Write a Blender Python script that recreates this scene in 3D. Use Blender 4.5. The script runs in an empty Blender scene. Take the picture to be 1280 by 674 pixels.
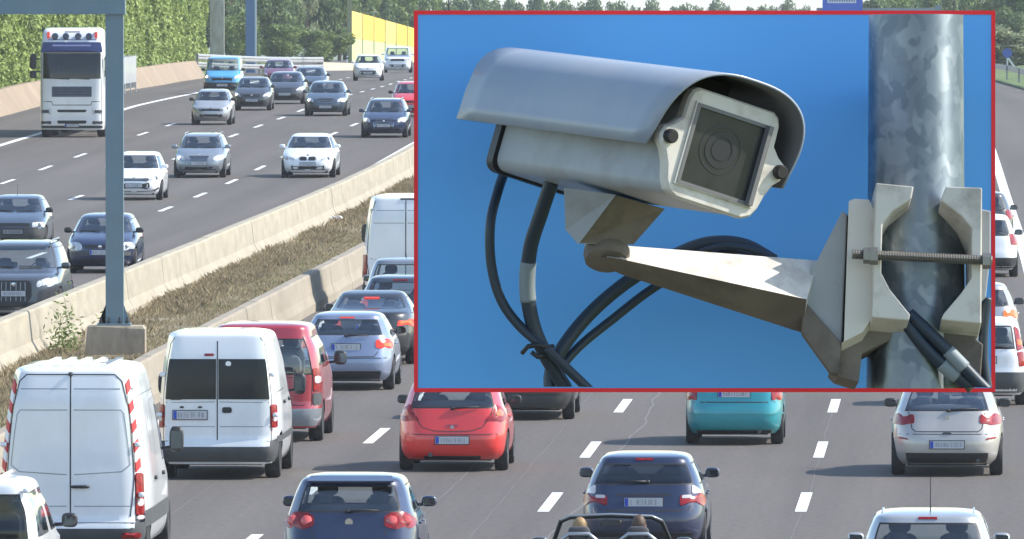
import bpy, bmesh, math, random
import numpy as np
from mathutils import Vector, Matrix

random.seed(7)
RNG = np.random.default_rng(7)
SC = bpy.context.scene
COL = SC.collection
R = math.radians

# ------------------------------------------------------------------ camera, sky, sun, exposure
F_PX = 15200.0                 # a very long lens: focal length in widths of 1280
CAM_Z = 9.0                    # the photographer stands on a bridge above the motorway
H0 = 15.0                      # photo row of the horizon
PITCH = math.atan((337.0 - H0) / F_PX)
cam_d = bpy.data.cameras.new('camera')
cam_d.sensor_width = 36.0
cam_d.lens = 36.0 * F_PX / 1280.0
cam_d.clip_start = 1.0
cam_d.clip_end = 20000.0
cam = bpy.data.objects.new('camera', cam_d)
cam.location = (0, 0, CAM_Z)
cam.rotation_euler = (math.pi / 2 - PITCH, 0, 0)
COL.objects.link(cam)
SC.camera = cam

SUN_EL, SUN_AZ = R(41), R(88)  # azimuth clockwise from +Y: the sun stands to the right, a touch ahead
world = bpy.data.worlds.new('World')
SC.world = world
world.use_nodes = True
wn = world.node_tree
wn.nodes.clear()
sky = wn.nodes.new('ShaderNodeTexSky')
sky.sky_type = 'NISHITA'
sky.sun_disc = False
sky.sun_elevation = SUN_EL
sky.sun_rotation = SUN_AZ
sky.air_density = 1.0
sky.dust_density = 0.5
sky.ozone_density = 1.0
bg = wn.nodes.new('ShaderNodeBackground')
bg.inputs['Strength'].default_value = 0.15
wo = wn.nodes.new('ShaderNodeOutputWorld')
wn.links.new(sky.outputs[0], bg.inputs[0])
wn.links.new(bg.outputs[0], wo.inputs[0])
sun_d = bpy.data.lights.new('sun', 'SUN')
sun_d.energy = 3.6
sun_d.angle = R(0.6)
sun_d.color = (1.0, 0.95, 0.86)
sun = bpy.data.objects.new('sun', sun_d)
sd = Vector((math.sin(SUN_AZ) * math.cos(SUN_EL), math.cos(SUN_AZ) * math.cos(SUN_EL), math.sin(SUN_EL)))
sun.rotation_euler = sd.to_track_quat('Z', 'Y').to_euler()
sun.location = (60, 20, 60)
COL.objects.link(sun)
SC.view_settings.view_transform = 'Standard'
SC.view_settings.look = 'None'
SC.view_settings.exposure = 0.99
SC.view_settings.gamma = 1.0
SC.cycles.max_bounces = 8
SC.cycles.transparent_max_bounces = 16

# ------------------------------------------------------------------ helpers
def pchip(xs, ys):
    xs = np.asarray(xs, float); ys = np.asarray(ys, float)
    h = np.diff(xs); d = np.diff(ys) / h
    m = np.zeros(len(xs))
    for i in range(1, len(xs) - 1):
        if d[i-1] * d[i] > 0:
            w1, w2 = 2*h[i] + h[i-1], h[i] + 2*h[i-1]
            m[i] = (w1 + w2) / (w1 / d[i-1] + w2 / d[i])
    m[0], m[-1] = d[0], d[-1]
    def f(x):
        x = float(min(max(x, xs[0]), xs[-1]))
        i = min(max(int(np.searchsorted(xs, x)) - 1, 0), len(h) - 1)
        t = (x - xs[i]) / h[i]
        return float((2*t**3 - 3*t*t + 1)*ys[i] + (t**3 - 2*t*t + t)*h[i]*m[i] + (3*t*t - 2*t**3)*ys[i+1] + (t**3 - t*t)*h[i]*m[i+1])
    return f

def srgb(r, g, b):
    f = lambda c: (c/255/12.92) if c/255 <= .04045 else ((c/255 + .055)/1.055)**2.4
    return (f(r), f(g), f(b))

def nodes_of(m):
    m.use_nodes = True
    nt = m.node_tree
    b = next(n for n in nt.nodes if n.type == 'BSDF_PRINCIPLED')
    return nt, b

def mat(name, col, rough=.5, metal=0., coat=0., spec=.5, var=0., vscale=5., bump=0., bscale=40., dirt=None, dscale=2., damt=.5, emit=None, estr=0., stretch=None, coords='Object', island=0.):
    """plain principled surface with optional noise in colour, relief and stains"""
    m = bpy.data.materials.new(name)
    nt, b = nodes_of(m)
    N, Lk = nt.nodes, nt.links
    b.inputs['Base Color'].default_value = (*col, 1)
    b.inputs['Roughness'].default_value = rough
    b.inputs['Metallic'].default_value = metal
    b.inputs['Coat Weight'].default_value = coat
    b.inputs['Coat Roughness'].default_value = .04
    b.inputs['Specular IOR Level'].default_value = spec
    if emit:
        b.inputs['Emission Color'].default_value = (*emit, 1)
        b.inputs['Emission Strength'].default_value = estr
    tc = None
    def coord():
        nonlocal tc
        if tc is None:
            t = N.new('ShaderNodeTexCoord')
            tc = t.outputs[coords]
            if stretch:
                mp = N.new('ShaderNodeMapping')
                mp.inputs['Scale'].default_value = stretch
                Lk.new(tc, mp.inputs[0]); tc = mp.outputs[0]
        return tc
    last = None
    if var:
        n = N.new('ShaderNodeTexNoise'); n.inputs['Scale'].default_value = vscale; n.inputs['Detail'].default_value = 6
        Lk.new(coord(), n.inputs['Vector'])
        r = N.new('ShaderNodeMapRange'); r.inputs[1].default_value = .3; r.inputs[2].default_value = .7
        r.inputs[3].default_value = 1 - var; r.inputs[4].default_value = 1 + var
        Lk.new(n.outputs['Fac'], r.inputs[0])
        x = N.new('ShaderNodeMix'); x.data_type = 'RGBA'; x.blend_type = 'MULTIPLY'; x.inputs['Factor'].default_value = 1
        x.inputs['A'].default_value = (*col, 1)
        Lk.new(r.outputs[0], x.inputs['B'])
        last = x.outputs['Result']
    if island:
        g = N.new('ShaderNodeNewGeometry')
        r = N.new('ShaderNodeMapRange'); r.inputs[3].default_value = 1 - island; r.inputs[4].default_value = 1 + island
        Lk.new(g.outputs['Random Per Island'], r.inputs[0])
        x = N.new('ShaderNodeMix'); x.data_type = 'RGBA'; x.blend_type = 'MULTIPLY'; x.inputs['Factor'].default_value = 1
        if last: Lk.new(last, x.inputs['A'])
        else: x.inputs['A'].default_value = (*col, 1)
        Lk.new(r.outputs[0], x.inputs['B'])
        last = x.outputs['Result']
    if dirt:
        n = N.new('ShaderNodeTexNoise'); n.inputs['Scale'].default_value = dscale; n.inputs['Detail'].default_value = 8; n.inputs['Roughness'].default_value = .65
        Lk.new(coord(), n.inputs['Vector'])
        r = N.new('ShaderNodeMapRange'); r.inputs[1].default_value = .48; r.inputs[2].default_value = .72; r.inputs[4].default_value = damt
        Lk.new(n.outputs['Fac'], r.inputs[0])
        x = N.new('ShaderNodeMix'); x.data_type = 'RGBA'
        Lk.new(r.outputs[0], x.inputs['Factor'])
        if last: Lk.new(last, x.inputs['A'])
        else: x.inputs['A'].default_value = (*col, 1)
        x.inputs['B'].default_value = (*dirt, 1)
        last = x.outputs['Result']
    if last: Lk.new(last, b.inputs['Base Color'])
    if bump:
        n = N.new('ShaderNodeTexNoise'); n.inputs['Scale'].default_value = bscale; n.inputs['Detail'].default_value = 4
        Lk.new(coord(), n.inputs['Vector'])
        bp = N.new('ShaderNodeBump'); bp.inputs['Strength'].default_value = bump; bp.inputs['Distance'].default_value = .02
        Lk.new(n.outputs['Fac'], bp.inputs['Height']); Lk.new(bp.outputs[0], b.inputs['Normal'])
    return m

def make_mesh(name, verts, faces, mats=None, mi=None, smooth=False, sharp=None, uvs=None):
    me = bpy.data.meshes.new(name)
    me.from_pydata([tuple(v) for v in verts], [], [tuple(f) for f in faces])
    for m in (mats or []): me.materials.append(m)
    if mi is not None: me.polygons.foreach_set('material_index', np.asarray(mi, np.int32))
    if smooth:
        me.polygons.foreach_set('use_smooth', np.ones(len(me.polygons), bool))
        if sharp is not None: me.set_sharp_from_angle(angle=R(sharp))
    if uvs is not None:
        l = me.uv_layers.new(name='uv')
        idx = np.empty(len(me.loops), np.int32); me.loops.foreach_get('vertex_index', idx)
        l.data.foreach_set('uv', np.asarray(uvs, np.float32)[idx].ravel())
    me.update()
    return me

def quads_mesh(name, V, m, smooth=False):
    """V: (n,4,3) array of loose quads"""
    n = len(V)
    me = bpy.data.meshes.new(name)
    me.vertices.add(n*4); me.vertices.foreach_set('co', np.ascontiguousarray(V, np.float32).ravel())
    me.loops.add(n*4); me.loops.foreach_set('vertex_index', np.arange(n*4, dtype=np.int32))
    me.polygons.add(n); me.polygons.foreach_set('loop_start', np.arange(0, n*4, 4, dtype=np.int32))
    me.materials.append(m)
    me.update(calc_edges=True)
    return me

def link(name, me, parent=None, loc=None):
    o = bpy.data.objects.new(name, me)
    COL.objects.link(o)
    if parent is not None: o.parent = parent
    if loc is not None: o.location = loc
    return o

def thing(name, label, cat, group=None, mw=None, me=None):
    o = bpy.data.objects.new(name, me)
    COL.objects.link(o)
    o['label'] = label; o['category'] = cat
    if group: o['group'] = group
    if mw is not None: o.matrix_world = mw
    return o

def kind(o, k): o['kind'] = k; return o

class MB:
    """collects simple solids into one mesh"""
    def __init__(s): s.v = []; s.f = []; s.m = []
    def add(s, v, f, m=0):
        o = len(s.v); s.v += [tuple(p) for p in v]; s.f += [tuple(i + o for i in q) for q in f]; s.m += [m]*len(f); return s
    def box(s, x0, x1, y0, y1, z0, z1, m=0):
        return s.add([(x0,y0,z0),(x1,y0,z0),(x1,y1,z0),(x0,y1,z0),(x0,y0,z1),(x1,y0,z1),(x1,y1,z1),(x0,y1,z1)],
                     [(0,3,2,1),(4,5,6,7),(0,1,5,4),(1,2,6,5),(2,3,7,6),(3,0,4,7)], m)
    def cbox(s, c, d, m=0): return s.box(c[0]-d[0]/2, c[0]+d[0]/2, c[1]-d[1]/2, c[1]+d[1]/2, c[2]-d[2]/2, c[2]+d[2]/2, m)
    def hexa(s, p, m=0): return s.add(p, [(0,3,2,1),(4,5,6,7),(0,1,5,4),(1,2,6,5),(2,3,7,6),(3,0,4,7)], m)
    def prism(s, poly, d, m=0):
        """polygon (3-D points) pushed along d"""
        n = len(poly); q = [tuple(np.asarray(p, float) + np.asarray(d, float)) for p in poly]
        return s.add(list(poly) + q, [tuple(range(n))[::-1], tuple(range(n, 2*n))] + [(i, (i+1) % n, n + (i+1) % n, n + i) for i in range(n)], m)
    def tube(s, pts, r, n=10, m=0, caps=True):
        P = [Vector(p) for p in pts]; rs = r if isinstance(r, (list, tuple)) else [r]*len(P)
        vs, fs = [], []; up = None
        for i, p in enumerate(P):
            t = (P[min(i+1, len(P)-1)] - P[max(i-1, 0)]).normalized()
            if up is None: up = t.orthogonal().normalized()
            else: up = (up - t*up.dot(t)).normalized()
            b = t.cross(up)
            for k in range(n):
                a = 2*math.pi*k/n
                vs.append(p + (up*math.cos(a) + b*math.sin(a))*rs[i])
        for i in range(len(P)-1):
            for k in range(n):
                fs.append((i*n+k, i*n+(k+1) % n, (i+1)*n+(k+1) % n, (i+1)*n+k))
        if caps: fs += [tuple(range(n))[::-1], tuple(range((len(P)-1)*n, len(P)*n))]
        return s.add(vs, fs, m)
    def lathe(s, prof, axis='z', c=(0,0,0), n=20, m=0, ms=None):
        """prof: (radius, along)"""
        vs, fs, mm = [], [], []
        for r, h in prof:
            for k in range(n):
                a = 2*math.pi*k/n; u, v = r*math.cos(a), r*math.sin(a)
                p = {'z': (u, v, h), 'x': (h, u, v), 'y': (v, h, u)}[axis]
                vs.append((p[0]+c[0], p[1]+c[1], p[2]+c[2]))
        o = len(s.v); s.v += vs
        for i in range(len(prof)-1):
            for k in range(n):
                s.f.append((o+i*n+k, o+i*n+(k+1) % n, o+(i+1)*n+(k+1) % n, o+(i+1)*n+k)); s.m.append(ms[i] if ms else m)
        s.f += [tuple(o+k for k in range(n))[::-1], tuple(o+(len(prof)-1)*n+k for k in range(n))]; s.m += [ms[0] if ms else m, ms[-1] if ms else m]
        return s
    def blob(s, c, d, e=4., nu=14, nv=9, m=0):
        """rounded box (superellipsoid) of full size d"""
        vs, fs = [], []
        pw = lambda x: math.copysign(abs(x)**(2/e), x)
        for j in range(nv+1):
            ph = -math.pi/2 + math.pi*j/nv
            for i in range(nu):
                th = 2*math.pi*i/nu
                vs.append((c[0]+d[0]/2*pw(math.cos(ph))*pw(math.cos(th)), c[1]+d[1]/2*pw(math.cos(ph))*pw(math.sin(th)), c[2]+d[2]/2*pw(math.sin(ph))))
        for j in range(nv):
            for i in range(nu): fs.append((j*nu+i, j*nu+(i+1) % nu, (j+1)*nu+(i+1) % nu, (j+1)*nu+i))
        return s.add(vs, fs, m)
    def mesh(s, name, mats, smooth=False, sharp=None):
        me = make_mesh(name, s.v, s.f, mats if isinstance(mats, (list, tuple)) else [mats], s.m, smooth, sharp)
        bm = bmesh.new(); bm.from_mesh(me)
        bmesh.ops.recalc_face_normals(bm, faces=bm.faces)
        bm.to_mesh(me); bm.free()
        if smooth and sharp is not None: me.set_sharp_from_angle(angle=R(sharp))
        return me
    def obj(s, name, mats, parent=None, smooth=False, sharp=None, loc=None):
        return link(name, s.mesh(name, mats, smooth, sharp), parent, loc)

# ------------------------------------------------------------------ the lie of the road
_tab = [(177,627),(213,505),(296,340),(358,268),(399,228),(423,205),(489,155.5),(511,143.5),(535,131),(590,115),(640,106),(665,101.5),(765,90.6)]
_Y = [1.018*a for a, b in _tab]; _Z = [CAM_Z - (b-H0)*1.018*a/F_PX for a, b in _tab]
ZP = pchip([-100, 0] + _Y + [920, 1150, 1500, 2500, 8000], [0, .64] + _Z + [5.2, 4.3, 1.8, -4, -12])
XP = pchip([-100, 0, 160, 203.6, 301, 406, 461, 487, 522, 600, 652, 690, 779, 916, 1100, 3000],
           [-12, -8.04, -1.72, 0, 3.64, 7.18, 8.95, 9.82, 10.93, 12.9, 13.75, 14.25, 15.0, 15.4, 15.2, 0])
def ground(off, Y, dz=0.): return (XP(Y) + off, Y, ZP(Y) + dz)
def heading(Y): return math.atan((XP(Y+3) - XP(Y-3)) / 6)
def grade(Y): return math.atan((ZP(Y+3) - ZP(Y-3)) / 6)
def depth_of_row(py):
    a, b = 100., 1200.
    for _ in range(60):
        c = (a+b)/2
        if (CAM_Z - ZP(c))*F_PX/c + H0 > py: a = c
        else: b = c
    return a
def at(px, Y): return (px - 640)*Y/F_PX
def zrow(py, Y): return CAM_Z - (py - H0)*Y/F_PX
# ------------------------------------------------------------------ materials of the place
def asphalt_material(c0):
    m = bpy.data.materials.new('asphalt'); nt, b = nodes_of(m); N, Lk = nt.nodes, nt.links
    uv = N.new('ShaderNodeUVMap'); uv.uv_map = 'uv'
    def noise(scale, stretch, detail=5, rough=.6):
        mp = N.new('ShaderNodeMapping'); mp.inputs['Scale'].default_value = stretch
        n = N.new('ShaderNodeTexNoise'); n.inputs['Scale'].default_value = scale; n.inputs['Detail'].default_value = detail; n.inputs['Roughness'].default_value = rough
        Lk.new(uv.outputs[0], mp.inputs[0]); Lk.new(mp.outputs[0], n.inputs['Vector'])
        return n.outputs['Fac']
    def rng(x, a, b_, lo, hi):
        r = N.new('ShaderNodeMapRange'); r.inputs[1].default_value = a; r.inputs[2].default_value = b_; r.inputs[3].default_value = lo; r.inputs[4].default_value = hi
        Lk.new(x, r.inputs[0]); return r.outputs[0]
    def mul(a, b_):
        x = N.new('ShaderNodeMath'); x.operation = 'MULTIPLY'; Lk.new(a, x.inputs[0]); Lk.new(b_, x.inputs[1]); return x.outputs[0]
    speck = rng(noise(9, (1, .35, 1), 8, .8), .35, .65, .80, 1.2)
    streak = rng(noise(.9, (1, .012, 1), 5, .6), .35, .65, .90, 1.1)
    patch = rng(noise(.25, (1, .12, 1), 4, .6), .35, .65, .93, 1.07)
    v = mul(mul(speck, streak), patch)
    # tyre-polished tracks and the darker oily middle of each lane
    sx = N.new('ShaderNodeSeparateXYZ'); Lk.new(uv.outputs[0], sx.inputs[0])
    ph = N.new('ShaderNodeMath'); ph.operation = 'MULTIPLY_ADD'; ph.inputs[1].default_value = 2*math.pi/1.875; ph.inputs[2].default_value = -2*math.pi*c0/1.875; Lk.new(sx.outputs[0], ph.inputs[0])
    co = N.new('ShaderNodeMath'); co.operation = 'COSINE'; Lk.new(ph.outputs[0], co.inputs[0])
    tr = rng(co.outputs[0], -1, 1, 1.06, .94); wob = rng(noise(.3, (.3, .03, 1), 3), .35, .65, .0, 1.)
    mxx = N.new('ShaderNodeMix'); mxx.inputs['A'].default_value = 1.; Lk.new(wob, mxx.inputs['Factor']); Lk.new(tr, mxx.inputs['B'])
    v = mul(v, mxx.outputs['Result'])
    x = N.new('ShaderNodeMix'); x.data_type = 'RGBA'; x.blend_type = 'MULTIPLY'; x.inputs['Factor'].default_value = 1
    x.inputs['A'].default_value = (.111, .099, .089, 1); Lk.new(v, x.inputs['B'])
    Lk.new(x.outputs['Result'], b.inputs['Base Color'])
    b.inputs['Roughness'].default_value = .85
    b.inputs['Specular IOR Level'].default_value = .25
    return m
M_ASPHALT = asphalt_material(-.37); M_ASPHALT2 = asphalt_material(-18.5)
M_PAINT = mat('road_paint', (.74, .74, .72), .7, var=.10, vscale=3, dirt=(.35,.34,.33), dscale=6, damt=.45)
M_CRACK = mat('crack_sealer', (.138, .128, .12), .8)
M_SOIL = mat('soil', (.205, .17, .11), .95, var=.35, vscale=.8, dirt=(.15,.13,.07), dscale=.6, damt=.7, bump=.6, bscale=6)
M_VERGE = mat('verge_grass', (.10, .15, .035), .95, var=.35, vscale=.5, dirt=(.16,.15,.06), dscale=.3, damt=.6)
M_CONC = mat('barrier_concrete', (.345, .305, .23), .9, var=.10, vscale=1.2, dirt=(.24,.21,.16), dscale=1.1, damt=.6, stretch=(1,.5,2.2))
M_CONC2 = mat('grey_barrier_concrete', (.275, .235, .18), .9, var=.10, vscale=1.5, dirt=(.22,.19,.15), dscale=1.6, damt=.5, stretch=(1,.4,1.6))
M_PLINTH = mat('plinth_concrete', (.36, .30, .22), .92, var=.15, vscale=2, dirt=(.13,.11,.08), dscale=2.5, damt=.75, stretch=(1.5,1.5,.5))
M_TANWALL = mat('tan_concrete', (.27, .205, .145), .92, var=.15, vscale=.7, dirt=(.24,.2,.15), dscale=.5, damt=.5)
M_STAIN = mat('dark_concrete', (.075, .075, .08), .85, var=.2, vscale=2)
M_STEEL = mat('gantry_paint', (.145, .215, .255), .5, metal=.15, var=.05, vscale=2, dirt=(.2,.23,.23), dscale=1.5, damt=.35)
M_BOLT = mat('bolt_steel', (.05, .06, .07), .5, metal=.6)
M_RAIL = mat('galvanised_rail', (.33, .33, .325), .5, metal=.35, var=.12, vscale=1.)
M_PALEPILLAR = mat('pale_column', (.42, .42, .36), .9, var=.25, vscale=3, stretch=(1,1,.4))
M_YELLOW = mat('yellow_panel', (.80, .52, .07), .7, var=.06, vscale=.4)
M_PALEGREEN = mat('pale_green_panel', (.46, .52, .25), .7, var=.08, vscale=.4)
M_BARK = mat('bark', (.12, .09, .06), .95, var=.3, vscale=3)
M_WHITE = mat('white_plastic', (.78, .78, .76), .5)
M_BLACK = mat('black_plastic', (.02, .02, .022), .5)
M_SIGNBLUE = mat('sign_blue', (.02, .10, .50), .5)

def leaf_mat(name, a, b_, c, scale=.5):
    """leaves: light and dark clumps, each leaf a little different"""
    m = bpy.data.materials.new(name); nt, b = nodes_of(m); N, Lk = nt.nodes, nt.links
    g = N.new('ShaderNodeNewGeometry')
    n = N.new('ShaderNodeTexNoise'); n.inputs['Scale'].default_value = scale; n.inputs['Detail'].default_value = 4
    Lk.new(g.outputs['Position'], n.inputs['Vector'])
    ad = N.new('ShaderNodeMath'); ad.operation = 'MULTIPLY_ADD'; ad.inputs[1].default_value = .7
    Lk.new(g.outputs['Random Per Island'], ad.inputs[0])
    Lk.new(n.outputs['Fac'], ad.inputs[2])
    r = N.new('ShaderNodeValToRGB')
    r.color_ramp.elements[0].position = .42; r.color_ramp.elements[0].color = (*a, 1)
    r.color_ramp.elements[1].position = 1.15 if False else 1.0; r.color_ramp.elements[1].color = (*c, 1)
    e = r.color_ramp.elements.new(.74); e.color = (*b_, 1)
    Lk.new(ad.outputs[0], r.inputs[0])
    Lk.new(r.outputs[0], b.inputs['Base Color'])
    b.inputs['Roughness'].default_value = .6
    b.inputs['Specular IOR Level'].default_value = .3
    tr = N.new('ShaderNodeBsdfTranslucent'); Lk.new(r.outputs[0], tr.inputs[0])
    mx = N.new('ShaderNodeMixShader'); mx.inputs[0].default_value = .3
    out = next(x for x in N if x.type == 'OUTPUT_MATERIAL')
    Lk.new(b.outputs[0], mx.inputs[1]); Lk.new(tr.outputs[0], mx.inputs[2]); Lk.new(mx.outputs[0], out.inputs[0])
    return m
L_HEDGE = leaf_mat('hedge_leaves', (.10,.15,.035), (.21,.285,.07), (.35,.43,.13), .35)
L_TREE = leaf_mat('tree_leaves', (.045,.08,.03), (.10,.16,.055), (.17,.23,.09), .3)
L_BRIGHT = leaf_mat('young_leaves', (.06,.11,.02), (.14,.21,.05), (.22,.28,.09), .3)
L_PALE = leaf_mat('pale_leaves', (.12,.16,.07), (.24,.28,.14), (.36,.38,.22), .3)
L_DRY = leaf_mat('dry_grass_blades', (.16,.13,.075), (.29,.24,.145), (.42,.36,.23), .6)
L_STALK = leaf_mat('dead_stalks', (.12,.095,.055), (.23,.185,.11), (.36,.30,.19), .8)
L_GRASS = leaf_mat('green_grass_blades', (.06,.10,.02), (.13,.19,.05), (.22,.26,.09), .6)
M_CORE = mat('dark_hedge_core', (.03, .045, .012), .95)

def leaf_quads(P, size, nbias=None, flat=.6, aspect=1.5):
    """loose leaves round the points P: (n,4,3)"""
    n = len(P)
    nr = RNG.normal(size=(n, 3))
    if nbias is not None: nr = nr*flat + nbias
    nr /= np.linalg.norm(nr, axis=1)[:, None]
    t = np.cross(nr, RNG.normal(size=(n, 3))); t /= np.linalg.norm(t, axis=1)[:, None]
    b = np.cross(nr, t)
    s = size*(.6 + .8*RNG.random(n))[:, None]
    t = t*s*aspect*.5; b = b*s*.5
    return np.stack([P - t, P + b*.8 - t*.1, P + t, P - b*.8 - t*.1], axis=1)

# ------------------------------------------------------------------ the setting
def sheet(name, rows, offs, dz, m, zfun=None, kindname='structure'):
    """a sheet following the road: rows of Y, cross offsets"""
    vs, uv, fs = [], [], []
    for Y in rows:
        for o in offs:
            vs.append((XP(Y)+o, Y, ZP(Y) + (zfun(o, Y) if zfun else 0) + dz)); uv.append((o, Y))
    n = len(offs)
    for i in range(len(rows)-1):
        for j in range(n-1): fs.append((i*n+j, i*n+j+1, (i+1)*n+j+1, (i+1)*n+j))
    o = link(name, make_mesh(name, vs, fs, [m], smooth=True, uvs=uv))
    return kind(o, kindname)

ROWS = list(np.arange(-60, 140, 20.)) + list(np.arange(140, 900, 5.)) + list(np.arange(900, 1300, 20.)) + [1300, 1500, 1800, 2300, 3000]
# terrain: one sheet out to the horizon, just below the road
terr_rows = [-300] + ROWS + [4500, 7000, 10000]
sheet('ground', terr_rows, [-4000, -1000, -300, -90, -45, -33, -20, -6, 8, 13, 16, 40, 120, 400, 1200, 4000], -.06, M_VERGE)
road_l = sheet('road', ROWS, [-32.4, -24, -18, -10.6], 0, M_ASPHALT2)
road_r = sheet('road', ROWS, [-6.9, -2, 3, 8, 12.7], 0, M_ASPHALT)
sheet('median', [y for y in ROWS if 100 < y < 1000], [-11.2, -10.4, -9.2, -7.8, -7.1], .02, M_SOIL, lambda o, Y: {-11.2:.02, -10.4:.05, -9.2:.10, -7.8:.10, -7.1:.05}[o] + .03*math.sin(Y*.7+o))

def marking(name, off, Y0, Y1, w, step=6.):
    n = max(1, int(math.ceil((Y1-Y0)/step)))
    vs, fs = [], []
    for i in range(n+1):
        Y = Y0 + (Y1-Y0)*i/n
        vs += [(XP(Y)+off-w/2, Y, ZP(Y)+.004), (XP(Y)+off+w/2, Y, ZP(Y)+.004)]
        if i: fs.append((2*i-2, 2*i-1, 2*i+1, 2*i))
    o = link(name, make_mesh(name, vs, fs, [M_PAINT]))
    return kind(o, 'structure')
# broken lane lines: 6 m dashes, 12 m gaps
D0R = depth_of_row(628); D0L = depth_of_row(244)
for off, ph in ((-2.25, depth_of_row(545)), (1.5, D0R), (5.25, D0R), (-16.6, D0L), (-20.35, depth_of_row(247)), (-24.1, depth_of_row(210))):
    k0 = int((100 - ph)//18)
    for k in range(k0, k0 + 42):
        c = ph + 18*k
        if 110 < c < 850: marking('lane_dash', off, c-3, c+3, .17 if off > -10 else .16)
marking('edge_line', 9.18, 60, 900, .30)
marking('edge_line', -28.2, 60, 900, .28)
marking('edge_line', -6.25, 60, 900, .18)
marking('edge_line', -12.75, 60, 900, .18)
# sealed cracks wandering along the lanes
def crack(off, Y0, Y1, w, amp, seed):
    rr = random.Random(seed); vs, fs = [], []; n = int((Y1-Y0)/1.2); dx = 0
    for i in range(n+1):
        Y = Y0 + (Y1-Y0)*i/n; dx = dx*.93 + rr.uniform(-amp, amp); ww = w*rr.uniform(.5, 1.2)
        vs += [(XP(Y)+off+dx-ww/2, Y, ZP(Y)+.003), (XP(Y)+off+dx+ww/2, Y, ZP(Y)+.003)]
        if i: fs.append((2*i-2, 2*i-1, 2*i+1, 2*i))
    kind(link('sealed_crack', make_mesh('sealed_crack', vs, fs, [M_CRACK])), 'structure')
crack(1.95, 150, 232, .045, .05, 1); crack(-.2, 160, 330, .018, .02, 2); crack(-3.9, 160, 300, .016, .02, 3)
crack(5.25, 160, 230, .014, .015, 4); crack(.75, 150, 300, .014, .012, 6)

# concrete barriers along the median, cast in lengths
def barrier(name, label, off, w0, w1, h, Y0, Y1, step, m, dark=None):
    root = thing(name, label, 'barrier', 'concrete barriers along the median', Matrix.Translation(ground(off, Y0)))
    ox, oy, oz = root.matrix_world.translation
    Y = Y0; k = 0
    while Y < Y1:
        n = 3; vs, fs = [], []; Ya, Yb = Y + .012, Y + step - .012
        jx, jz = random.uniform(-.006, .006), random.uniform(-.005, .005)
        for i in range(n+1):
            y = Ya + (Yb-Ya)*i/n; cx, cz = XP(y)+off-ox+jx, ZP(y)-oz
            for dx, z in ((-w0/2, -.02), (-w0/2, .18), (-w1/2-.06, .38), (-w1/2, h-.04+jz), (-w1/2+.03, h+jz), (w1/2-.03, h+jz), (w1/2, h-.04+jz), (w1/2+.06, .38), (w0/2, .18), (w0/2, -.02)):
                vs.append((cx+dx, y-oy, cz+z))
        for i in range(n):
            for j in range(9): fs.append((i*10+j, i*10+j+1, (i+1)*10+j+1, (i+1)*10+j))
        fs += [tuple(range(10)), tuple(range(n*10, n*10+10))[::-1]]
        me = make_mesh('barrier_section', vs, fs, [M_STAIN if dark and dark[0] < Y + step/2 < dark[1] else m])
        bm = bmesh.new(); bm.from_mesh(me); bmesh.ops.recalc_face_normals(bm, faces=bm.faces); bm.to_mesh(me); bm.free()
        link('barrier_section', me, root); Y += step; k += 1
    return root
barrier('concrete_barrier', 'long cream concrete barrier between the oncoming lanes and the dry grass', -10.95, .62, .26, .98, 140, 800, 6., M_CONC)
YD = depth_of_row(392)
barrier('concrete_barrier', 'low tan concrete barrier beside the queue of vans and cars', -7.1, .50, .24, .82, YD-2.4-4.*30, YD-2.4+4.*112, 4., M_CONC2)

# tan retaining wall at the foot of the hedge
def ribbon_wall(name, label, cat, off, prof, Y0, Y1, step, m, zoff=0):
    root = thing(name, label, cat, None, Matrix.Translation(ground(off, Y0)))
    ox, oy, oz = root.matrix_world.translation; Y = Y0
    while Y < Y1:
        vs, fs = [], []; n = len(prof)
        for y in (Y+.01, Y+step-.01):
            for dx, z in prof: vs.append((XP(y)+off-ox+dx, y-oy, ZP(y)-oz+z+zoff))
        fs = [(j, (j+1) % n, n+(j+1) % n, n+j) for j in range(n)] + [tuple(range(n))[::-1], tuple(range(n, 2*n))]
        me = make_mesh('wall_panel', vs, fs, [m]); bm = bmesh.new(); bm.from_mesh(me); bmesh.ops.recalc_face_normals(bm, faces=bm.faces); bm.to_mesh(me); bm.free()
        link('wall_panel', me, root); Y += step
    return root
ribbon_wall('retaining_wall', 'low sloping tan concrete wall at the foot of the green hedge', 'wall', -32.6,
            [(.15,-.1),(-.55,.98),(-.85,.98),(-.85,-.1)], 420, 712, 8., M_TANWALL)

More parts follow.
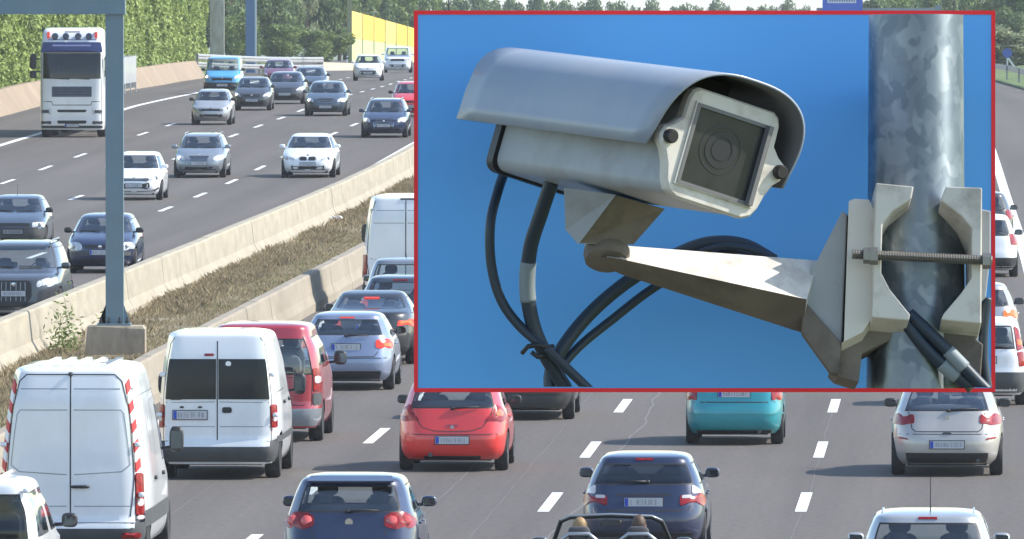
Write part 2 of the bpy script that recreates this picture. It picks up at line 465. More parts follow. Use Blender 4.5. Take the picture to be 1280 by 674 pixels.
# the tall green hedge behind it
def hedge(name, label, off, Y0, Y1, h, n, m, size):
    root = thing(name, label, 'hedge', None, Matrix.Translation(ground(off, (Y0+Y1)/2)))
    o = np.array(root.matrix_world.translation)
    Y = RNG.uniform(Y0, Y1, n); Z = RNG.uniform(.5, h, n)
    XPv = np.interp(Y, np.arange(300, 1300, 4.), [XP(v) for v in np.arange(300, 1300, 4.)]); ZPv = np.interp(Y, np.arange(300, 1300, 4.), [ZP(v) for v in np.arange(300, 1300, 4.)])
    bulge = .35*np.sin(Y*.55) * np.cos(Z*.8 + Y*.13) + .25*np.sin(Y*1.7 + Z*1.3) + .16*np.sin(Y*4.1+Z*3.3)
    P = np.stack([XPv + off + bulge - RNG.random(n)**2*.5, Y, ZPv + Z], 1) - o
    nb = np.tile([[.75, -.25, .55]], (n, 1))
    link('foliage', quads_mesh('foliage', leaf_quads(P, size, nb, .75), m), root)
    # solid dark core behind the leaves
    vs, fs = [], []; ys = np.arange(Y0, Y1+.1, 8.)
    for y in ys:
        for dx, z in ((-.45, -.1), (-.55, h*.5), (-.6, h), (-1.8, h), (-1.8, -.1)): vs.append((XP(y)+off+dx-o[0], y-o[1], ZP(y)+z-o[2]))
    for i in range(len(ys)-1):
        for j in range(4): fs.append((i*5+j, i*5+j+1, (i+1)*5+j+1, (i+1)*5+j))
    fs += [tuple(range(5)), tuple(range((len(ys)-1)*5, len(ys)*5))]
    link('hedge_core', make_mesh('hedge_core', vs, fs, [M_CORE]), root)
    return root
hedge('hedge', 'tall dense bright green hedge along the left edge behind the tan wall', -34.0, 440, 752, 8.2, 285000, L_HEDGE, .17)

# white delineator posts with a black band
def delineator(label, px, py_base, Y):
    x = at(px, Y); z = zrow(py_base, Y)
    r = thing('delineator_post', label, 'delineator', 'white delineator posts along the verge', Matrix.Translation((x, Y, z)))
    MB().box(-.06,.06,-.05,.05,-1.,.16).obj('post', M_WHITE, r)
    MB().box(-.063,.063,-.053,.053,.16,.30).obj('band', M_BLACK, r)
    MB().add([(-.06,-.05,.30),(.06,-.05,.30),(.06,.05,.30),(-.06,.05,.30),(-.06,-.05,.36),(.06,-.05,.42),(.06,.05,.42),(-.06,.05,.36)], [(4,5,6,7),(0,1,5,4),(1,2,6,5),(2,3,7,6),(3,0,4,7)]).obj('cap', M_WHITE, r)
delineator('white delineator post before the hedge, left of the truck cab', 11, 118, 547)
delineator('white delineator post before the hedge, right of the grey gantry post', 181, 84, 668)
delineator('white delineator post at the end of the hedge by the rail', 245, 77, 748)
delineator('white delineator post just left of the yellow panels', 434, 77, 860)

# near gantry: plinth, post with foot plate, beam
YG = depth_of_row(452)
gx, gz = at(143.5, YG), ZP(YG)
pl = thing('concrete_plinth', 'weathered concrete block carrying the blue grey gantry post', 'plinth', None, Matrix.Translation((gx, YG+.55, gz)))
hp = .69
mb = MB(); mb.prism([(-.585,-.55,-.1),(.585,-.55,-.1),(.585,-.55,hp-.06),(.54,-.52,hp),(-.54,-.52,hp),(-.585,-.55,hp-.06)], (0,1.1,0)); mb.obj('block', M_PLINTH, pl)
gt = thing('sign_gantry', 'blue grey steel gantry post with beam overhead at the upper left', 'gantry', None, Matrix.Translation((gx, YG+.55, gz+hp)))
zb = zrow(16, YG) - gz - hp
MB().box(-.36,.30,-.30,.30,0,.045).obj('foot_plate', M_STEEL, gt)
MB().box(-.195,.155,-.17,.17,.045,zb).obj('post', M_STEEL, gt)
for dx, dy in ((-.28,0),(.225,0),(-.02,-.25),(-.02,.25)):
    g = MB()
    if dx: 
        s = -1 if dx < 0 else 1; xa = -.195 if s < 0 else .155; xb = -.33 if s < 0 else .27
        g.prism([(xa,-.012,.045),(xb,-.012,.045),(xb,-.012,.09),(xa,-.012,.42)], (0,.024,0))
    else:
        s = -1 if dy < 0 else 1
        g.prism([(-.03,s*.17,.045),(-.03,s*.28,.045),(-.03,s*.28,.09),(-.03,s*.17,.42)], (.024,0,0))
    g.obj('gusset', M_STEEL, gt)
for x in (-.29,-.13,.08,.23):
    for y in (-.24,.24):
        MB().lathe([(.035,.045),(.035,.10),(.018,.10),(.018,.17)], 'z', (x,y,0), 6).obj('bolt', M_BOLT, gt)
MB().box(-22.,.19,-.25,.25,zb,zb+.62).obj('beam', M_STEEL, gt)
MB().box(-22.,.195,-.256,.256,zb-.03,zb).obj('beam_flange', M_STEEL, gt)
MB().box(-19.2,-18.8,-.2,.2,-.7,zb-.03).obj('post', M_STEEL, gt)

# far gantry post and pale column beyond the hedge
Yf = 775.
fx = at(313.5, Yf)
fg = thing('sign_gantry', 'distant blue gantry post standing behind the crash barrier', 'gantry', None, Matrix.Translation((fx, Yf, ZP(Yf))))
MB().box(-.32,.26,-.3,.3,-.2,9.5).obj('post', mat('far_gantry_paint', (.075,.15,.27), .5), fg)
MB().box(.26,.37,-.3,.3,-.2,9.5).obj('post_lit_side', mat('far_gantry_lit_side', (.45,.5,.52), .5), fg)  # pale colour paints the sunlit right side of the post
MB().box(-.4,24,-.35,.35,9.5,10.3).obj('beam', M_STEEL, fg)
pc = thing('concrete_column', 'pale rough concrete column at the end of the green hedge', 'column', None, Matrix.Translation((at(271.5, 742), 742, ZP(742))))
MB().box(-.43,.43,-.4,.4,-.2,9).obj('column_shaft', M_PALEPILLAR, pc)

# crash barrier across the slip road
def wrail(root, pts, h0, h1, name='rail_beam'):
    """W-beam along a list of ground points, in root space"""
    vs, fs = [], []; prof = [(0,0),(.05,.06),(.05,.12),(0,.155),(.05,.19),(.05,.25),(0,.31),(-.02,.31),(-.02,0)]
    n = len(prof)
    for i, p in enumerate(pts):
        a, b = Vector(pts[max(i-1,0)]), Vector(pts[min(i+1,len(pts)-1)]); t = (b-a).normalized(); s = Vector((t.y, -t.x, 0)).normalized()
        for d, z in prof:
            q = Vector(p) + s*d; vs.append((q.x, q.y, q.z + h0 + z*(h1-h0)/.31))
    for i in range(len(pts)-1):
        for j in range(n): fs.append((i*n+j, i*n+(j+1) % n, (i+1)*n+(j+1) % n, (i+1)*n+j))
    me = make_mesh(name, vs, fs, [M_RAIL]); bm = bmesh.new(); bm.from_mesh(me); bmesh.ops.recalc_face_normals(bm, faces=bm.faces); bm.to_mesh(me); bm.free()
    return link(name, me, root)
def crash_barrier(label, pts, levels, post_every=2, h=.8):
    root = thing('crash_barrier', label, 'crash barrier', None, Matrix.Translation(pts[0]))
    o = Vector(pts[0]); L = [tuple(Vector(p)-o) for p in pts]
    for a, b in levels: wrail(root, L, a, b)
    for p in L[::post_every]: MB().box(p[0]-.05-.06,p[0]+.05-.06,p[1]+.02,p[1]+.12,p[2]-.3,p[2]+h).obj('rail_post', M_RAIL, root)
    return root
def gp(px, py, Y): return (at(px, Y), Y, zrow(py, Y))
cb = [gp(247 + (404-247)*t, 91.5 + 2*t + 1.5*math.sin(3*t), 716 + 70*t) for t in np.linspace(0, 1, 13)]
crash_barrier('pale double crash barrier crossing behind the blue van', cb, [(.35,.66),(.78,1.15)], 2, 1.2)
cb2 = [(XP(Y)+13.6, Y, ZP(Y)+.05) for Y in np.arange(440, 800, 8.)]
crash_barrier('long grey crash barrier along the grass at the right edge', cb2, [(.5,.82)], 3, .80)
# end of the tan wall right of the crash barrier
tw = thing('retaining_wall', 'short tan concrete wall between the crash barrier and yellow panels', 'wall', None, Matrix.Translation(gp(404, 94, 800)))
MB().hexa([(0,0,-.2),(2.2,6,-.2),(2.2,7,-.2),(0,1,-.2),(0,.1,.85),(2.2,6.1,.75),(2.2,7,.75),(0,1,.85)]).obj('wall_block', mat('pale_tan_concrete', (.5,.43,.33), .9, var=.1), tw)

# yellow and green noise screen
ns = thing('noise_screen', 'yellow and pale green noise screen panels sloping down behind white cars', 'noise screen', None, Matrix.Translation(gp(440, 88, 900)))
A, B = np.array([0.,0.,0.]), np.array([7.2,26.,-.2])
ncol = 9
for i in range(ncol):
    a, b = A+(B-A)*i/ncol, A+(B-A)*(i+.94)/ncol
    ta, tb = 4.4-2.1*i/ncol, 4.4-2.1*(i+.94)/ncol
    m = M_YELLOW if i % 3 else mat('faded_yellow_panel', (.74,.53,.13), .7)
    lo_a = 2.4-1.1*i/ncol; lo_b = 2.4-1.1*(i+.94)/ncol
    MB().hexa([(a[0],a[1],lo_a),(b[0],b[1],lo_b),(b[0],b[1]+.12,lo_b),(a[0],a[1]+.12,lo_a),(a[0],a[1],ta),(b[0],b[1],tb),(b[0],b[1]+.12,tb),(a[0],a[1]+.12,ta)]).obj('screen_panel', m, ns)
    MB().hexa([(a[0],a[1]+.02,-.3),(b[0],b[1]+.02,-.3),(b[0],b[1]+.12,-.3),(a[0],a[1]+.12,-.3),(a[0],a[1]+.02,lo_a-.02),(b[0],b[1]+.02,lo_b-.02),(b[0],b[1]+.12,lo_b-.02),(a[0],a[1]+.12,lo_a-.02)]).obj('screen_panel', M_PALEGREEN, ns)
    MB().box(b[0],b[0]+.05,b[1]-.05,b[1]+.15,-.3,tb+.05).obj('screen_post', M_PALEPILLAR, ns)
MB().box(-.35,0,-.2,.2,-.3,6.5).obj('end_post', mat('mossy_post', (.22,.24,.12), .9, var=.2), ns)

# trees
def crown_mesh(name, seed, n, m, size):
    rr = np.random.default_rng(seed)
    lobes = [((rr.uniform(-.55,.55), rr.uniform(-.55,.55), rr.uniform(-.75,.85)), rr.uniform(.28,.5)) for _ in range(13)]
    P, NB = [], []
    for c, r in lobes:
        k = int(n*r/5.); d = rr.normal(size=(k,3)); d /= np.linalg.norm(d, axis=1)[:,None]
        rad = r*(.55+.5*rr.random(k))[:,None]
        P.append(np.array(c) + d*rad); NB.append(d)
    return quads_mesh(name, leaf_quads(np.concatenate(P), size, np.concatenate(NB)*.9, .8), m)
CROWNS = {}
def tree(name, label, px, py_top, Y, w, m, group, seed, zg=None, base_py=None, narrow=1.):
    zg = ZP(Y) if zg is None else zg
    zt = zrow(py_top, Y); h = zt - zg; x = at(px, Y)
    root = thing(name, label, 'tree' if name != 'bush' else 'bush', group, Matrix.Translation((x, Y, zg)))
    key = (m.name, seed % 4)
    if key not in CROWNS: CROWNS[key] = crown_mesh('crown', 40 + seed % 4 + len(CROWNS)*7, 5200, m, .085)
    c = link('crown', CROWNS[key], root, (0, 0, h*.56)); c.scale = (w/2*narrow, w/2, h*.47); c.rotation_euler = (0, 0, seed*1.7)
    if name != 'bush':
        t = MB(); t.tube([(0,0,-.3),(.1,0,h*.25),(-.08,.05,h*.5),(0,0,h*.8)], [w*.035, w*.028, w*.02, w*.008], 8)
        for k in range(5):
            a = k*1.9+seed; z0 = h*(.28+.09*k); t.tube([(0,0,z0),(math.cos(a)*w*.16, math.sin(a)*w*.16, z0+h*.09),(math.cos(a)*w*.32, math.sin(a)*w*.32, z0+h*.2)], [w*.013, w*.009, w*.004], 6)
        t.obj('trunk', M_BARK, root, smooth=True)
    return root
ORD = ["first","second","third","fourth","fifth","sixth","seventh","eighth","ninth","tenth","eleventh","twelfth","thirteenth"]
G1 = 'trees behind the far end of the road'
rt = random.Random(5)
k = 0
spec_left = [(288,-30,'dense dark green tree between the pale column and blue post',L_TREE), (336,-25,'leafy tree just right of the distant blue post',L_TREE), (362,-35,'dark rounded tree behind the crash barrier',L_TREE), (384,-30,'pale slender tree beside the dark one behind the rail',L_PALE),
             (405,-40,'tall dark narrow tree left of the yellow screen',L_TREE), (424,-28,'bright green tree touching the yellow screen post',L_BRIGHT)]
for px, top, lab, m in spec_left:
    tree('tree', lab, px, top, 905+k*9, 4.6 if m is not L_PALE else 2.6, m, G1, k); k += 1
for px, top, lab in ((301,20,'low bright bush at the foot of the distant blue post'),(350,34,'round green bush right behind the crash barrier'),(395,40,'small bush below the dark narrow tree'),(418,44,'low green bush by the tan wall end')):
    tree('bush', lab, px, top, 860+k*3, 3.6, L_BRIGHT, 'bushes behind the crash barrier', k); k += 1
for px, lab in ((256,'broad green tree filling the gap between hedge and pale column'),(303,'broad green tree far behind the distant blue post'),(347,'broad green tree far behind the crash barrier middle'),(392,'broad green tree far behind the dark narrow tree'),(432,'broad green tree far behind the yellow screen post')):
    tree('tree', lab, px, -30, 985 + (px % 7)*4, 7.5, L_BRIGHT if px % 2 else L_TREE, G1, k); k += 1
for i, (px, top) in enumerate(((452,-16),(472,-14),(492,-12),(512,-10),(534,-6),(556,-2))):
    tree('tree', ORD[i]+' green tree from the left in the row behind the yellow noise screen', px, top, 1010+i*14, 4.2, L_TREE if i % 2 else L_BRIGHT, 'row of trees behind the yellow screen', k); k += 1
for i, px in enumerate(range(575, 790, 17)):
    top = 1.5 + (px-575)*.032 + rt.uniform(-1, 1.5)
    tree('tree', ORD[i]+' small tree from the left in the distant row above the blue board', px, top, 1260+i*12, 4.5, L_TREE, 'distant row of trees above the board', k, zg=1.2); k += 1
for i, px in enumerate((800, 818, 838, 860, 884, 905, 930, 955, 980, 1005, 1030)):
    tree('tree', ORD[i]+' tiny far tree from the left under the pale sky above the board', px, 12.2 + rt.uniform(-.6, .8), 1500+i*10, 5.0, L_TREE, 'far low trees under the sky', k, zg=.3); k += 1
for i, (px, top) in enumerate(((1092,2),(1112,-3),(1133,-6),(1155,-8),(1178,-10),(1203,-12))):
    tree('tree', ORD[i]+' leafy tree from the left in the row above the steel pole', px, top, 990+i*8, 4., L_BRIGHT if i % 2 else L_TREE, 'row of trees above the board at right', k); k += 1
for px, top, Y, w, lab, m in ((1236,-20,905,5.,'green tree top behind the upper right corner of the red frame',L_BRIGHT), (1262,-14,890,4.6,'bright green tree at the upper right edge of the road',L_BRIGHT), (1284,-30,880,5.4,'tall green tree cut by the right edge of the view',L_TREE), (1272,18,850,3.2,'dark green shrub tree beside the road sign',L_TREE)):
    tree('tree', lab, px, top, Y, w, m, 'trees along the right verge', k); k += 1
for px, top, lab in ((1246,38,'pale blossoming bush beside the red frame at the right verge'),(1262,44,'pale bush behind the small blue road sign'),(1280,52,'green bush behind the crash barrier at the right edge')):
    tree('bush', lab, px, top, 775, 4.4, L_PALE if px < 1270 else L_BRIGHT, 'bushes on the right verge', k); k += 1

# blue board hung over the far road, with a grey beam
Yb = 840.
bs = thing('road_sign', 'blue sign with a pale panel of lettering hung above the far road', 'road sign', None, Matrix.Translation((at(1053, Yb), Yb, zrow(14, Yb))))
MB().box(-1.38,1.38,-.06,.06,0,2.6).obj('sign_panel', M_SIGNBLUE, bs)
MB().box(-1.05,.95,-.075,-.061,.55,1.3).obj('text_panel', mat('pale_text_panel', (.55,.58,.66), .6), bs)
tx = MB()
for i in range(11): tx.box(-.9+.165*i, -.9+.165*i+.1, -.08, -.0755, .66, .66+random.choice((.22,.3,.26)))
tx.obj('lettering', mat('sign_letters', (.12,.16,.3), .6), bs)
gb = thing('sign_gantry', 'thin grey gantry beam right of the distant blue sign', 'gantry', None, Matrix.Translation((at(1075, Yb+1), Yb+1, zrow(13.6, Yb))))
MB().box(-3,5.2,.1,.5,-.02,.2).obj('beam', mat('grey_beam', (.22,.26,.28), .6), gb)
MB().box(5.2,5.6,.1,.5,-4.6,.4).obj('post', M_STEEL, gb)
# small round blue sign on a white post, right verge
rs = thing('road_sign', 'small round blue sign on a white post at the right verge', 'road sign', None, Matrix.Translation(gp(1259, 92, 742)))
MB().lathe([(.0,-.02),(.30,-.02),(.30,.02),(0,.02)], 'y', (0,-.05,1.25), 16).obj('sign_disc', mat('disc_blue', (.04,.10,.38), .5), rs)
MB().tube([(0,0,-.2),(0,0,1.5)], .04, 8).obj('sign_post', M_WHITE, rs)
MB().prism([(0,-.06,.95),(.12,-.06,.95),(.62,-.06,.25),(.5,-.06,.2)], (0,.08,0)).obj('rail_end', M_WHITE, rs)

# median grass: dry blades and a few green tufts
def grass(name, n, offs, Ys, m, h0, h1, thr=None, w=.018):
    Y = RNG.uniform(*Ys, n); off = RNG.uniform(*offs, n)
    dens = np.sin(Y*.31+off*2.)*.5 + np.sin(Y*1.13-off*1.3)*.3 + np.sin(Y*.07)*.4
    keep = dens + RNG.normal(size=n)*.35 > (thr if thr is not None else -9)
    Y, off = Y[keep], off[keep]; n = len(Y)
    yy = np.arange(100, 1000, 2.)
    X = np.interp(Y, yy, [XP(v) for v in yy]) + off
    prof = np.interp(off, [-11.2,-10.4,-9.2,-7.8,-7.1], [.02,.05,.10,.10,.05])
    Z = np.interp(Y, yy, [ZP(v) for v in yy]) + prof + .0
    base = np.stack([X, Y, Z], 1)
    h = RNG.uniform(h0, h1, n)[:,None]; a = RNG.uniform(0, 2*np.pi, n)
    side = np.stack([np.cos(a), np.sin(a), 0*a], 1)*w*(.6+.8*RNG.random(n))[:,None]*(1+ (Y[:,None]-200)/260)
    lean = RNG.normal(size=(n,3))*.4; lean[:,2] = 0
    tip = base + (lean + np.array([0,0,1.]))*h; mid = base + (lean*.35 + np.array([0,0,.55]))*h
    V = np.stack([base - side, base + side, mid + side*.8, tip], 1)
    V[:,:2,2] -= .05
    o = link(name, quads_mesh(name, V, m)); return kind(o, 'stuff')
grass('dry_grass', 260000, (-10.6, -7.3), (190, 460), L_DRY, .02, .11, -.75, .0045)
grass('dry_stalks', 130000, (-10.62, -9.3), (190, 460), L_STALK, .05, .24, .05, .0035)
grass('green_weeds', 40000, (-10.6, -7.3), (190, 460), L_GRASS, .02, .12, .5, .006)
def tuft(label, off, Y, n, hgt, m, spread=.35):
    root = thing('weed', label, 'weed', 'weeds growing by the cream barrier', Matrix.Translation(ground(off, Y, .06)))
    P = np.stack([RNG.normal(size=n)*spread, RNG.normal(size=n)*spread*1.4, np.abs(RNG.normal(size=n))*hgt*.5], 1)
    link('leaves', quads_mesh('leaves', leaf_quads(P, .05, np.tile([[.3,-.3,.6]], (n,1)), .9, 2.2), m), root)
tuft('green leafy weed growing against the barrier left of the plinth', -10.3, depth_of_row(446), 420, .85, L_GRASS, .16)
tuft('tall bushy weed at the far end of the cream barrier beside the red frame', -10.3, depth_of_row(207), 700, 1.2, L_GRASS, .3)
tuft('small green weed between the barrier and the plinth', -9.7, depth_of_row(436), 300, .4, L_GRASS, .2)
# scrap of white rubbish in the dry grass
YR_ = depth_of_row(281)
MBx = MB(); MBx.hexa([(-.22,-.1,0),(.2,-.14,0),(.26,.12,0),(-.2,.1,0),(-.16,-.06,.07),(.1,-.1,.12),(.2,.08,.05),(-.1,.08,.1)])
thing('litter', 'crumpled white scrap lying in the dry median grass', 'litter', None, Matrix.Translation((at(420, YR_), YR_, ZP(YR_)+.16)), MBx.mesh('litter', M_WHITE))
# verge behind the right crash barrier
o = sheet('grass_verge', [y for y in ROWS if 300 < y < 950], [12.75, 13.6, 15.5, 19, 26], .03, M_VERGE, lambda o, Y: {12.75:0, 13.6:.05, 15.5:.25, 19:.6, 26:1.4}[o])
# ------------------------------------------------------------------ vehicles
def paint(name, col, metal=.0, rough=.35):
    return mat(name, col, rough, metal=metal, coat=.9, var=.05, vscale=2., dirt=tuple(min(1, c*.62+.03) for c in col), dscale=1.6, damt=.30, stretch=(1,1,.55))
PAINT = {
 'white': paint('white_car_paint', (.76,.77,.78)), 'offwhite': paint('van_white_paint', (.72,.745,.76)), 'silver': paint('silver_car_paint', (.43,.44,.45), .45), 'cream': paint('warm_silver_paint', (.43,.405,.375), .3),
 'grey': paint('grey_car_paint', (.24,.27,.30), .4), 'dark': paint('dark_grey_paint', (.055,.06,.068), .3), 'black': paint('black_car_paint', (.014,.015,.018)),
 'navy': paint('navy_car_paint', (.013,.022,.065), .2), 'bluegrey': paint('blue_grey_paint', (.07,.095,.13), .4), 'iceblue': paint('silver_blue_paint', (.25,.30,.42), .45),
 'red': paint('red_car_paint', (.62,.028,.025)), 'vanred': paint('crimson_van_paint', (.33,.022,.04)), 'teal': paint('teal_car_paint', (.01,.27,.31), .25), 'sky': paint('sky_blue_paint', (.07,.33,.60)), 'maroon': paint('maroon_car_paint', (.20,.05,.10), .3),
}
def glass_material(name, tint, refl=.16):
    m = bpy.data.materials.new(name); m.use_nodes = True; nt = m.node_tree; N, Lk = nt.nodes, nt.links
    for n in list(N):
        if n.type == 'BSDF_PRINCIPLED': N.remove(n)
    out = next(n for n in N if n.type == 'OUTPUT_MATERIAL')
    t = N.new('ShaderNodeBsdfTransparent'); t.inputs[0].default_value = (*tint, 1)
    g = N.new('ShaderNodeBsdfGlossy'); g.inputs['Roughness'].default_value = .03; g.inputs[0].default_value = (.9,.95,1,1)
    lw = N.new('ShaderNodeLayerWeight'); lw.inputs[0].default_value = .5
    f = N.new('ShaderNodeMath'); f.operation = 'POWER'; f.inputs[1].default_value = 4.; Lk.new(lw.outputs['Facing'], f.inputs[0])
    a = N.new('ShaderNodeMath'); a.operation = 'ADD'; a.inputs[1].default_value = refl-.06; a.use_clamp = True
    Lk.new(f.outputs[0], a.inputs[0])
    mx = N.new('ShaderNodeMixShader'); Lk.new(a.outputs[0], mx.inputs[0]); Lk.new(t.outputs[0], mx.inputs[1]); Lk.new(g.outputs[0], mx.inputs[2]); Lk.new(mx.outputs[0], out.inputs[0])
    return m
G_CLEAR = glass_material('car_glass', (.84,.88,.87), .16)
G_TINT = glass_material('tinted_glass', (.13,.14,.155), .10)
M_DARKGLASS = mat('dark_van_glass', (.010,.014,.017), .12, spec=.25)
M_SEAL = mat('window_seal', (.012,.012,.013), .5)
M_TYRE = mat('tyre_rubber', (.018,.018,.019), .85, dirt=(.09,.085,.08), dscale=8, damt=.4)
M_RIM = mat('alloy_rim', (.40,.41,.42), .35, metal=.7)
M_RIMD = mat('wheel_well', (.012,.012,.012), .9)
M_TRIM = mat('grey_trim', (.055,.058,.06), .7, var=.15, vscale=3)
M_UNDER = mat('underbody', (.012,.012,.012), .9)
M_INT = mat('seat_cloth', (.06,.062,.068), .9)
M_INTG = mat('grey_seat_cloth', (.10,.10,.105), .9)
M_CHROME = mat('chrome', (.6,.61,.62), .15, metal=1.)
M_MIRRORG = mat('mirror_glass', (.10,.125,.14), .05, metal=.9)
M_PLATE = mat('plate_white', (.47,.48,.50), .5)
M_PLATEB = mat('plate_blue', (.02,.06,.42), .5)
M_PLATEC = mat('plate_characters', (.25,.26,.285), .6)
M_TL = mat('tail_lamp_red', (.24,.004,.006), .25, coat=.15, var=.5, vscale=18)
M_TLW = mat('tail_lamp_clear', (.55,.50,.50), .15, coat=.8)
M_TLO = mat('tail_lamp_amber', (.55,.13,.02), .15, coat=.8)
M_TLON = mat('tail_lamp_lit', (.5,.03,.02), .2, emit=(1,.10,.05), estr=.22)
M_TLONO = mat('tail_lamp_lit_amber', (.5,.1,.02), .2, emit=(1,.22,.05), estr=.3)
M_HL = mat('headlamp_glass', (.50,.52,.54), .08, coat=1., var=.4, vscale=14)
M_HLON = mat('headlamp_lit', (.9,.9,.9), .2, emit=(1,.97,.9), estr=2.5)
M_SEAM = mat('panel_gap', (.03,.03,.033), .8)
M_GRILLE = mat('grille_black', (.014,.014,.016), .5)
M_SKIN = mat('skin', (.46,.25,.17), .55)
M_REDTAPE = mat('red_marking', (.55,.03,.03), .5)

class Shell:
    """outer skin of a vehicle: rounded-rectangle outlines stacked over z"""
    def __init__(s, L, W, H, front, rear, width, nF=4.6, nR=5.4):
        s.L, s.W, s.H, s.nF, s.nR = L, W, H, nF, nR
        f = pchip(*zip(*front)); r = pchip(*zip(*rear)); w = pchip(*zip(*width))
        s.yF = lambda z: L/2 - f(z); s.yR = lambda z: -L/2 + r(z); s.w = lambda z: W/2*w(z)
        s.z0 = max(front[0][0], rear[0][0])
    def row(s, z):
        a, b = s.yR(z), s.yF(z); return (a+b)/2, max((b-a)/2, .05), s.w(z)
    def pt(s, side, u, z):
        yc, a, w = s.row(z)
        if side in 'FR':
            n = s.nF if side == 'F' else s.nR; f = min(abs(u), .9995)
            y = a*(1-f**n)**(1/n)
            return np.array([u*w, yc + (y if side == 'F' else -y), z])
        g = (u-yc)/a; n = s.nF if g > 0 else s.nR; g = min(abs(g), .9995)
        x = w*(1-g**n)**(1/n)
        return np.array([x if side == 'r' else -x, u, z])      # r: the +x side
    def nrm(s, side, u, z):
        e = .01
        a = s.pt(side, u+e, z) - s.pt(side, u-e, z); b = s.pt(side, u, min(z+e, s.H-.005)) - s.pt(side, u, z-e)
        n = np.cross(a, b); n /= np.linalg.norm(n)+1e-9
        ref = {'F': (0,1,.2), 'R': (0,-1,.2), 'r': (1,0,.2), 'l': (-1,0,.2)}[side]
        return n if np.dot(n, ref) > 0 else -n

def rounded(poly, it=2, rmax=.022):
    P = [np.array(p, float) for p in poly]
    for _ in range(it):
        Q = []
        for i in range(len(P)):
            a, b = P[i], P[(i+1) % len(P)]; t = min(.25, rmax/(np.linalg.norm(b-a)+1e-9)); Q += [a*(1-t)+b*t, a*t+b*(1-t)]
        P = Q; rmax *= .45
    return P
def patch(sh, side, poly, name, m, parent, off=.006, rnd=2, rings=3, skirt=.02):
    """a thin shaped piece lying on the skin"""
    P = rounded(poly, rnd) if rnd else [np.array(p, float) for p in poly]
    if not rnd:
        Q = []
        for i in range(len(P)):
            a, b = P[i], P[(i+1) % len(P)]
            k = 5
            Q += [a + (b-a)*t/k for t in range(k)]
        P = Q
    c = sum(P)/len(P); n = len(P); vs, fs = [], []
    for k in range(rings+1):
        for p in P:
            q = c + (p-c)*(k/rings if k else .02); vs.append(sh.pt(side, q[0], q[1]) + sh.nrm(side, q[0], q[1])*off)
    for p in P: vs.append(sh.pt(side, p[0], p[1]) - sh.nrm(side, p[0], p[1])*skirt)
    fs.append(tuple(range(n)))
    for k in range(rings+1):
        for i in range(n): fs.append((k*n+i, k*n+(i+1) % n, (k+1)*n+(i+1) % n, (k+1)*n+i))
    me = make_mesh(name, vs, fs, [m], smooth=True)
    bm = bmesh.new(); bm.from_mesh(me); bmesh.ops.recalc_face_normals(bm, faces=bm.faces); bm.to_mesh(me); bm.free()
    me.set_sharp_from_angle(angle=R(40))
    return link(name, me, parent)
def band(sh, side, f0, f1, z0, z1, name, m, parent, off=.008, nz=4, skirt=.02):
    """a strip wrapped round the end of the vehicle, following its corners"""
    n_ = sh.nF if side == 'F' else sh.nR
    S = sorted(set([round(v, 4) for v in np.linspace(f0, f1, 14)] + [round(v, 4) for t in np.linspace(0, math.pi, 30) for v in [math.copysign(abs(math.cos(t))**(2/n_), math.cos(t))] if f0 < v < f1]))
    Zs = np.linspace(z0, z1, nz); vs, fs = [], []; n = len(S)
    for z in Zs:
        for f in S: vs.append(sh.pt(side, f, z) + sh.nrm(side, min(max(f, -.985), .985), z)*off)
    for j in range(nz-1):
        for i in range(n-1): fs.append((j*n+i, j*n+i+1, (j+1)*n+i+1, (j+1)*n+i))
    loop = [(0, i) for i in range(n)] + [(j, n-1) for j in range(1, nz)] + [(nz-1, i) for i in range(n-2, -1, -1)] + [(j, 0) for j in range(nz-2, 0, -1)]
    b0 = len(vs)
    for j, i in loop: vs.append(sh.pt(side, S[i], Zs[j]) - sh.nrm(side, min(max(S[i], -.985), .985), Zs[j])*skirt)
    for k in range(len(loop)):
        a, b = loop[k], loop[(k+1) % len(loop)]; fs.append((a[0]*n+a[1], b0+k, b0+(k+1) % len(loop), b[0]*n+b[1]))
    me = make_mesh(name, vs, fs, [m], smooth=True)
    bm = bmesh.new(); bm.from_mesh(me); bmesh.ops.recalc_face_normals(bm, faces=bm.faces); bm.to_mesh(me); bm.free()
    me.set_sharp_from_angle(angle=R(40))
    return link(name, me, parent)
def mirror_patch(sh, side, poly, name, m, parent, **k):
    return [patch(sh, side, [(sg*u, z) for u, z in poly], name, m, parent, **k) for sg in (1, -1)]
def seam(sh, side, pts, w, parent, m=None, name='panel_seam', off=.003):
    """narrow strip along a line on the skin"""
    P = []
    for a, b in zip(pts[:-1], pts[1:]):
        a, b = np.array(a, float), np.array(b, float); k = max(2, int(np.linalg.norm((b-a)*np.array([sh.W/2 if side in 'FR' else 1, 1]))/.12))
        P += [a+(b-a)*i/k for i in range(k)]
    P.append(np.array(pts[-1], float)); S = [sh.pt(side, *p) for p in P]; Nn = [sh.nrm(side, *p) for p in P]; vs, fs = [], []
    for i in range(len(P)):
        t = S[min(i+1, len(S)-1)] - S[max(i-1, 0)]; b = np.cross(Nn[i], t); b /= np.linalg.norm(b)+1e-9
        vs += [S[i]-b*w/2+Nn[i]*off, S[i]+b*w/2+Nn[i]*off]
        if i: fs.append((2*i-2, 2*i-1, 2*i+1, 2*i))
    return link(name, make_mesh(name, vs, fs, [m or M_SEAM], smooth=True), parent)

